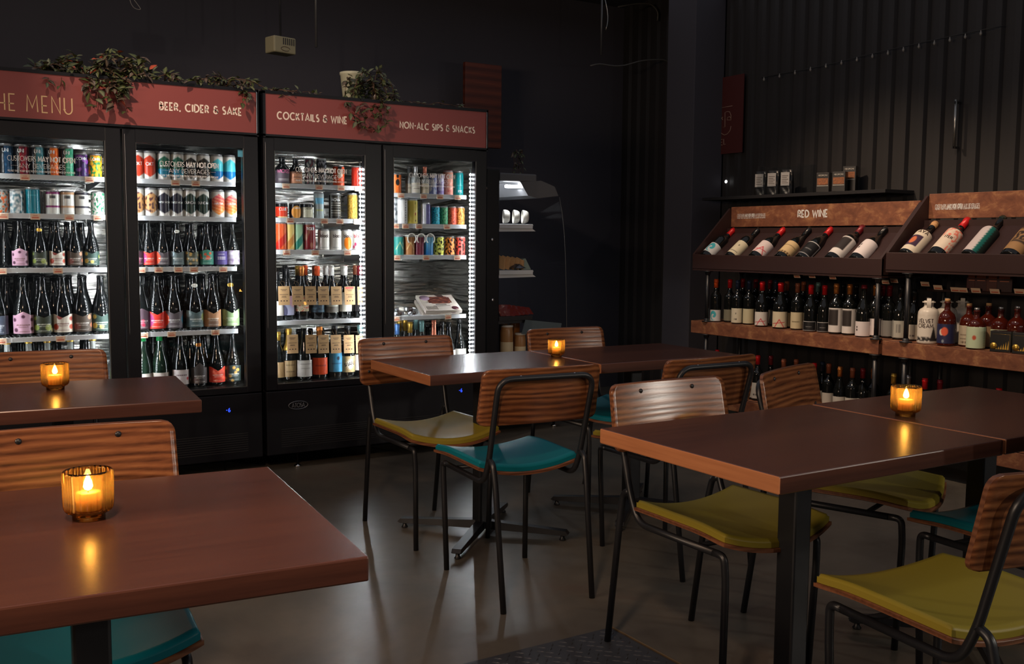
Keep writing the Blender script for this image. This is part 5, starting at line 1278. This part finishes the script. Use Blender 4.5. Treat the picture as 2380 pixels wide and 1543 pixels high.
for u, v in ((1129, 437), (1144, 557), (1145, 697)):
    p = at(u, v, Y=YC); mb = MB(); mb.lathe([(0, 0), (.010, 0), (.010, .003), (.006, .005), (0, .005)], 12)
    mb.xf(Matrix.Translation((p.x-cxx, 0, p.z)) @ Matrix.Rotation(R(90), 4, 'X')); mb.build('cap_screw', M_alu, t)
q = MB(); a = [at(u, v, Y=YC-.01) for u, v in ((1221, 743), (1305, 751), (1302, 772), (1212, 776))]
q.add([(p.x-cxx, -.012, p.z) for p in a]+[(p.x-cxx, -.008, p.z) for p in a], [(0, 1, 2, 3), (7, 6, 5, 4), (0, 4, 5, 1), (1, 5, 6, 2), (2, 6, 7, 3), (3, 7, 4, 0)])
q.build('splash_guard', mat('grey_blue_acrylic', rgb(86, 100, 106), .25), t)
tag(t, 'black refrigerated deli case with curved glass front beside the coolers', 'display case')
lamp('AREA', 'deli_case_light', (3.46, YC+.06, 1.60), (3.46, YC+.1, 0), 1.6, (.9, .95, 1), shape='RECTANGLE', size=.2, size_y=.05)
for k, u in enumerate((1178, 1201, 1222)):
    mb = MB(); mb.lathe([(0, .0), (.030, 0), (.036, .003), (.043, .014), (.0465, .03), (.047, .042), (.0445, .042), (.042, .02), (.034, .008), (0, .006)], 28)
    o = mb.build('bowl', M_ceramic); p = at(u, 500, Y=YC+.05); o.location = (p.x+.012, YC+.07, 1.374+.062); o.rotation_euler = (R(10), R(62), R(-70)); o.scale = (.95,)*3
    o.rotation_euler = (0, R(88), R(158)); o.location.z = 1.374+.048; o.location.x += .02
    tag(o, f"white bowl standing on edge on the upper case shelf, {ORD[k]} from the cooler", 'bowl', 'white bowls in the deli case')
# pastries: waffle like slices, dark packet, meat packs
for k in range(5):
    p = at(1168+k*11, 600-k*1.5, Y=YC+.05); mb = MB(); pts = [(-.028, -.03), (.03, -.045), (.036, .030-.004*k), (-.016, .052-.004*k), (-.03, .02)]
    mb.prism(pts, -.008, .008, 'Y'); o = mb.build('pastry_slice', mat('golden_pastry', rgb(226, 178, 124), .6)); o.location = (p.x, YC+.08, 1.075+.047); o.rotation_euler = (0, 0, R(-55)); tag(o, f"golden pastry slice on the middle case shelf, {ORD[k]} from the cooler", 'pastry', 'pastry slices')
p = at(1205, 612, Y=YC+.03); mb = MB(); mb.grid(lambda a, b: ((a-.5)*.11, (b-.5)*.08, .012+.028*math.sin(a*3.14)*math.sin(b*3.14)+.006*n2(a*9, b*9, 1, 1)), 14, 10); mb.grid(lambda a, b: ((a-.5)*.11, (b-.5)*.08, 0.0), 3, 3, flip=True)
o = mb.build('wrapped_packet', mat('dark_foil_wrap', (.15, .15, .17), .2, .7)); o.location = (p.x, YC+.045, 1.0755); tag(o, 'crinkled dark foil packet in front of the pastry slices', 'packet')
p = at(1225, 605, Y=YC+.06); mb = MB(); mb.prism([(-.03, 0), (.045, 0), (.0, .075), (-.02, .07)], -.02, .02, 'Y'); o = mb.build('sandwich_wedge', mat('pale_green_wrap', rgb(150, 165, 150), .4)); o.location = (p.x, YC+.10, 1.0755); tag(o, 'pale green wrapped sandwich wedge leaning beside the pastries', 'sandwich')
for k in range(5):
    p = at(1170+k*15, 712+k*2, Y=YC+.05); mb = MB(); hh = .075-.007*k
    mb.grid(lambda a, b: ((a-.5)*.10+.03*(1-b), (.010*math.sin(a*3.14)+.004*n2(a*6, b*6, k, 1))*-1, b*hh), 12, 8); mb.grid(lambda a, b: ((a-.5)*.10+.03*(1-b), .008, b*hh), 3, 3, flip=True)
    o = mb.build('meat_pack', mat('cured_meat_pack', rgb(120, 44, 40), .22)); o.location = (p.x-.01, YC+.03+.022*k, .7755); o.rotation_euler = (R(-12), 0, R(-14)); tag(o, f"sealed pack of cured meat on the lower case shelf, {ORD[k]} from the cooler", 'meat pack', 'meat packs')
for k, (u, v0, v1, r, wl_) in enumerate([(1170, 742, 800, .030, 1), (1196, 740, 806, .036, 1), (1178, 760, 845, .042, 0), (1209, 778, 845, .038, 0)]):
    yy = YC+(.15 if k < 2 else .06); pt = at(u, v0, Y=yy); zb = .446
    h = max(.08, pt.z-zb); o = MB().lathe([(r*.9, 0), (r, .004), (r, h*.86), (r*.93, h*.93), (r*.93, h)], 24).build('jar', mat('honey_jar', rgb(196, 128, 62), .25) if k < 2 else mat('layered_dessert_jar', rgb(176, 130, 84), .3))
    MB().lathe([(r*.96, h), (r*.98, h+.002), (r*.98, h+.012), (r*.9, h+.014), (0, h+.014)], 24).build('lid', M_ceramic, o)
    if k > 1: MB().lathe([(r+.0005, h*.3), (r+.001, h*.32), (r+.001, h*.6), (r+.0005, h*.62)], 24, closed=True).build('cream_layer', mat('cream_layer', rgb(226, 208, 168), .4), o)
    o.location = (pt.x, yy, zb); tag(o, ['honey jar with white lid nearest the cooler', 'larger honey jar with white lid in the deli case', 'tall layered dessert jar in the deli case', 'short layered dessert jar in the deli case'][k], 'jar', 'jars in the deli case')

# ================================================================ greenery above the coolers
def leafcols(rn, warm):
    g = rn.random()
    if warm and g < .05: return c8(190, 84, 50), c8(150, 60, 40)
    if g < .5: return c8(92, 98, 56), c8(40, 52, 32)
    if g < .8: return c8(104, 92, 74), c8(56, 40, 38)
    return c8(120, 122, 92), c8(44, 62, 40)
def add_leaf(mb, p, d, nrm, s, c1_, c2_):
    d = d.normalized(); side = d.cross(nrm).normalized(); n = side.cross(d)
    pts = []; cc = []
    for k, (t_, w) in enumerate([(0, .02), (.2, .20), (.5, .27), (.8, .14), (1, 0)]):
        c = p+d*(s*t_)-n*(s*.25*t_*t_)
        for j, q in enumerate((-1, 0, 1)):
            pts.append(c+side*(w*s*q)+n*(abs(q)*w*s*.35)); cc.append(c1_ if q == 0 else c2_)
    mb.add(pts, [(3*i+j, 3*i+j+1, 3*i+j+4, 3*i+j+3) for i in range(4) for j in range(2)], True, cc)
def plant(name, label, stems, nleaf, ls, warm, seed, pot=None):
    rn = random.Random(seed); t = empty(name, stems[0][0]); o0 = Vector(stems[0][0])
    sm = MB(); lf = MB()
    for path in stems:
        P = [Vector(p)-o0 for p in path]; P = rounded(P, .03, 2); sm.tube(P, .0016, 5)
        tot = sum((P[i+1]-P[i]).length for i in range(len(P)-1)); n = max(3, int(tot*nleaf))
        for k in range(n):
            q = rn.random()*tot
            for i in range(len(P)-1):
                l = (P[i+1]-P[i]).length
                if q <= l: break
                q -= l
            p = P[i]+(P[i+1]-P[i])*(q/max(l, 1e-5)); ax = (P[i+1]-P[i]).normalized()
            d = Vector((rn.uniform(-1, 1), rn.uniform(-1.2, .4), rn.uniform(-.7, .7)))+ax*.3
            c1_, c2_ = leafcols(rn, warm); add_leaf(lf, p+Vector((rn.uniform(-.008, .008),)*3), d, Vector((rn.uniform(-.5, .5), -.5, 1)).normalized(), ls*rn.uniform(.65, 1.15), c1_, c2_)
    sm.build('stems', M_stem, t)
    o = lf.build('foliage', M_leaf, t, True)
    if pot:
        c, r, h = pot; c = Vector(c)-o0
        MB().lathe([(r*.72, 0), (r*.78, .004), (r, h*.9), (r*1.05, h*.92), (r*1.05, h), (r*.92, h), (r*.9, h*.86), (0, h*.84)], 28, c.x, c.y, c.z).build('pot', mat('pale_glazed_pot', rgb(186, 186, 160), .4), t)
    tag(t, label, 'plant', 'trailing plants on top of the coolers'); return t
ZTOP = 2.046
def P_(u, v, Y=5.24):
    q = at(u, v, Y=Y); return (q.x, q.y, q.z)
rn = random.Random(3)
def bed(u0, u1, n, up, Y0=5.26, Y1=5.42, hang=0):
    out = []
    for k in range(n):
        x0 = XFY(u0+(u1-u0)*rn.random(), ZTOP, 5.3); y = rn.uniform(Y0, Y1); dx = rn.uniform(-.16, .16)
        out.append([(x0, y, ZTOP+.006), (x0+dx*.4, y-.02, ZTOP+up*rn.uniform(.5, 1)), (x0+dx, y-.05, ZTOP+up*rn.uniform(.1, .7)), (x0+dx*1.3, y-.07, ZTOP+.012)])
    return out
s = bed(85, 250, 13, .07)+bed(195, 350, 16, .14)
for a_ in ((205, 300), (228, 268), (262, 292), (290, 308), (250, 330), (282, 246)):
    u1 = a_[0]; v1 = {300: 232, 268: 250, 292: 232, 308: 214, 330: 250, 246: 262}[a_[1]]
    s.append([P_(u1, 172, 5.26), P_(u1+3, 186, 5.195), P_(u1+rn.uniform(-6, 14), (186+v1)/2, 5.175), P_(u1+rn.uniform(-10, 20), v1, 5.165)])
plant('trailing_plant', 'large trailing plant with reddish leaves hanging over the menu header', s, 105, .050, True, 11)
for q in (118, 142): s.append([P_(q, 176, 5.24), P_(q, 185, 5.19), P_(q-3, 197, 5.185)])
s = bed(345, 560, 18, .06)+[[P_(565, 208, 5.24), P_(568, 214, 5.19), P_(566, 226, 5.18), P_(564, 240, 5.18)], [P_(572, 208, 5.24), P_(574, 216, 5.19), P_(573, 232, 5.18)]]
plant('trailing_plant', 'low green trailing plant ending above the word sake', s, 80, .042, False, 12)
s = bed(85, 200, 6, .05)+[[P_(q, 176, 5.25), P_(q, 184, 5.19), P_(q-3, 200, 5.185)] for q in (112, 143)]
plant('trailing_plant', 'sparse reddish plant at the far edge over the menu header', s, 50, .040, False, 13)
s = bed(630, 790, 9, .035)+[[P_(652, 216, 5.24), P_(660, 222, 5.19), P_(676, 232, 5.18)]]
plant('trailing_plant', 'thin creeping plant above the word cocktails', s, 40, .036, False, 14)
s = bed(815, 880, 16, .20, 5.28, 5.4)
g = [(803, 240), (812, 258), (822, 270), (830, 288), (850, 298), (875, 304), (895, 292), (903, 274), (897, 250), (890, 238)]
s.append([P_(810, 236, 5.25)]+[P_(u, v, 5.175) for u, v in g]+[P_(888, 240, 5.25)])
s.append([P_(840, 238, 5.25), P_(836, 246, 5.19), P_(834, 262, 5.175), P_(850, 276, 5.175), P_(848, 296, 5.175)]); s.append([P_(866, 240, 5.25), P_(868, 250, 5.18), P_(864, 264, 5.175)]); s.append([P_(880, 240, 5.25), P_(882, 256, 5.18), P_(880, 290, 5.175)])
plant('trailing_plant', 'bushy dark plant in a pale pot with a looped vine over the header', s, 90, .040, False, 15, ((XFY(820, ZTOP, 5.42), 5.42, ZTOP-.001), .07, .17))
s = bed(900, 1110, 12, .035)
plant('trailing_plant', 'sparse creeping plant above the word snacks', s, 36, .036, False, 16)
s = [[P_(1192+4*k, 350+rn.uniform(-8, 8), 5.62), P_(1196+4*k, 380, 5.60), P_(1190+5*k, 405, 5.60), P_(1194+4*k, 424+rn.uniform(-4, 4), 5.60)] for k in range(6)]
plant('hanging_vine', 'thin hanging vine trailing above the deli case light', s, 50, .030, False, 17)['group'] = 'hanging vine'

# ================================================================ dim things near the ceiling
pp = at(652, 108, Y=5.8); t = empty('wall_speaker', pp)
mb = MB(); mb.bbox(-.075, .075, -.05, .05, -.045, .050, .008); mb.build('housing', mat('beige_plastic', rgb(120, 116, 92), .5), t)
mb = MB(); [mb.box(-.015+k*.014, -.009+k*.014, -.0515, -.050, .004, .042) for k in range(6)]; mb.build('vent_slots', M_blackm, t)
mb = MB(); mb.tube([(.0+.03*math.cos(R(a)), -.0515, -.02+.012*math.sin(R(a))) for a in range(0, 330, 20)], .0015, 5); mb.build('emblem', M_ink, t)
MB().tube([(0, 0, .05), (0, 0, 3.25-pp.z)], .006, 8).build('ceiling_rod', M_tube, t); t.rotation_euler = (0, 0, R(14))
tag(t, 'beige vented box hung from the ceiling above the coolers', 'speaker')
def rod(u0, v0, v1, Y, lab, r=.008, m=None):
    a = at(u0, v1, Y=Y); b = 3.25; o = MB().tube([(0, 0, 0), (0, 0, b-a.z)], r, 10).build('hanging_rod', m or mat('grey_rod', (.12, .12, .12), .4, .6)); o.location = a; tag(o, lab, 'rod', 'rods hanging from the ceiling')
rod(735, 0, 110, 5.9, 'slim grey rod hanging from the ceiling beside the beige box')
rod(1397, 0, 128, 6.2, 'slim rod hanging from the ceiling over the dark back area')
def cable(name, pts, Y, r, lab, m=None):
    P = [at(u, v, Y=Y) for u, v in pts]; o0 = P[0]; o = MB().tube(rounded([p-o0 for p in P], .2, 4), r, 6).build(name, m or mat('grey_cable', (.10, .095, .085), .5)); o.location = o0; tag(o, lab, 'cable', 'loose ceiling cables')
cable('ceiling_cable', [(1372, 153), (1392, 148), (1440, 156), (1490, 141), (1520, 139), (1545, 139), (1560, 148), (1580, 142), (1606, 132)], 6.3, .006, 'sagging grey cable crossing beneath the hanging rod')
cable('ceiling_cable', [(1405, -6), (1412, 25), (1413, 50), (1408, 70)], 6.2, .004, 'short curved beaded chain beside the hanging rod', mat('beaded_chain', (.35, .35, .33), .3, .8))
cable('ceiling_cable', [(1436, 16), (1480, 8), (1515, 9), (1530, 28), (1528, 48)], 6.4, .006, 'faint upper cable near the ceiling')
cable('ceiling_cable', [(300, -8), (304, 8), (312, 20), (330, 24), (318, 8), (309, -4)], 5.6, .002, 'wispy wire tuft at the ceiling above the coolers')
# string of tiny lamps along the wall
P = [at(u, v, X=5.34) for u, v in ((1770, 181), (1870, 162), (1935, 148), (2005, 130), (2080, 113), (2160, 95), (2240, 78), (2330, 60))]
mb = MB(); mb.tube(P, .003, 5); o = mb.build('string_lights', mat('dark_cord', (.02, .02, .02), .5)); tag(o, 'dark cord of small unlit string bulbs along the clad wall', 'string lights')
for u in range(1776, 2300, 36):
    p = at(u, 180-(u-1770)*.215, X=5.34); o2 = MB().lathe([(0, -.030), (.006, -.026), (.008, -.018), (.004, -.008), (.003, 0)], 8, p.x, p.y, p.z).build('bulb', mat('clear_bulb', (.25, .24, .22), .1), o)
a, b = at(2217, 232, X=5.33), at(2217, 345, X=5.33)
o = MB().tube([(0, 0, 0), (0, 0, a.z-b.z)], .009, 12).build('pipe', mat('satin_pipe', (.35, .35, .33), .3, .9)); o.location = b; tag(o, 'short vertical metal pipe on the clad wall above the near rack', 'pipe')
for z in (.0, .26): MB().box(-.016, .045, -.004, .004, z, z+.012).build('bracket', M_tube, o)
# timber panel above the deli case
o = MB().bbox(-.158, .158, -.02, .02, -.31, .31, .004).build('timber_panel', M_plank); p = at(1121, 240, Y=6.6); o.location = (p.x, 6.6, p.z-.02); tag(o, 'reddish timber panel standing high behind the second cooler', 'panel')
mb = MB(); mb.box(-.02, .02, -.02, .02, 0, 1.66); o2 = mb.build('support_post', M_wallm, o); o2.location = (0, .03, -p.z+.02)
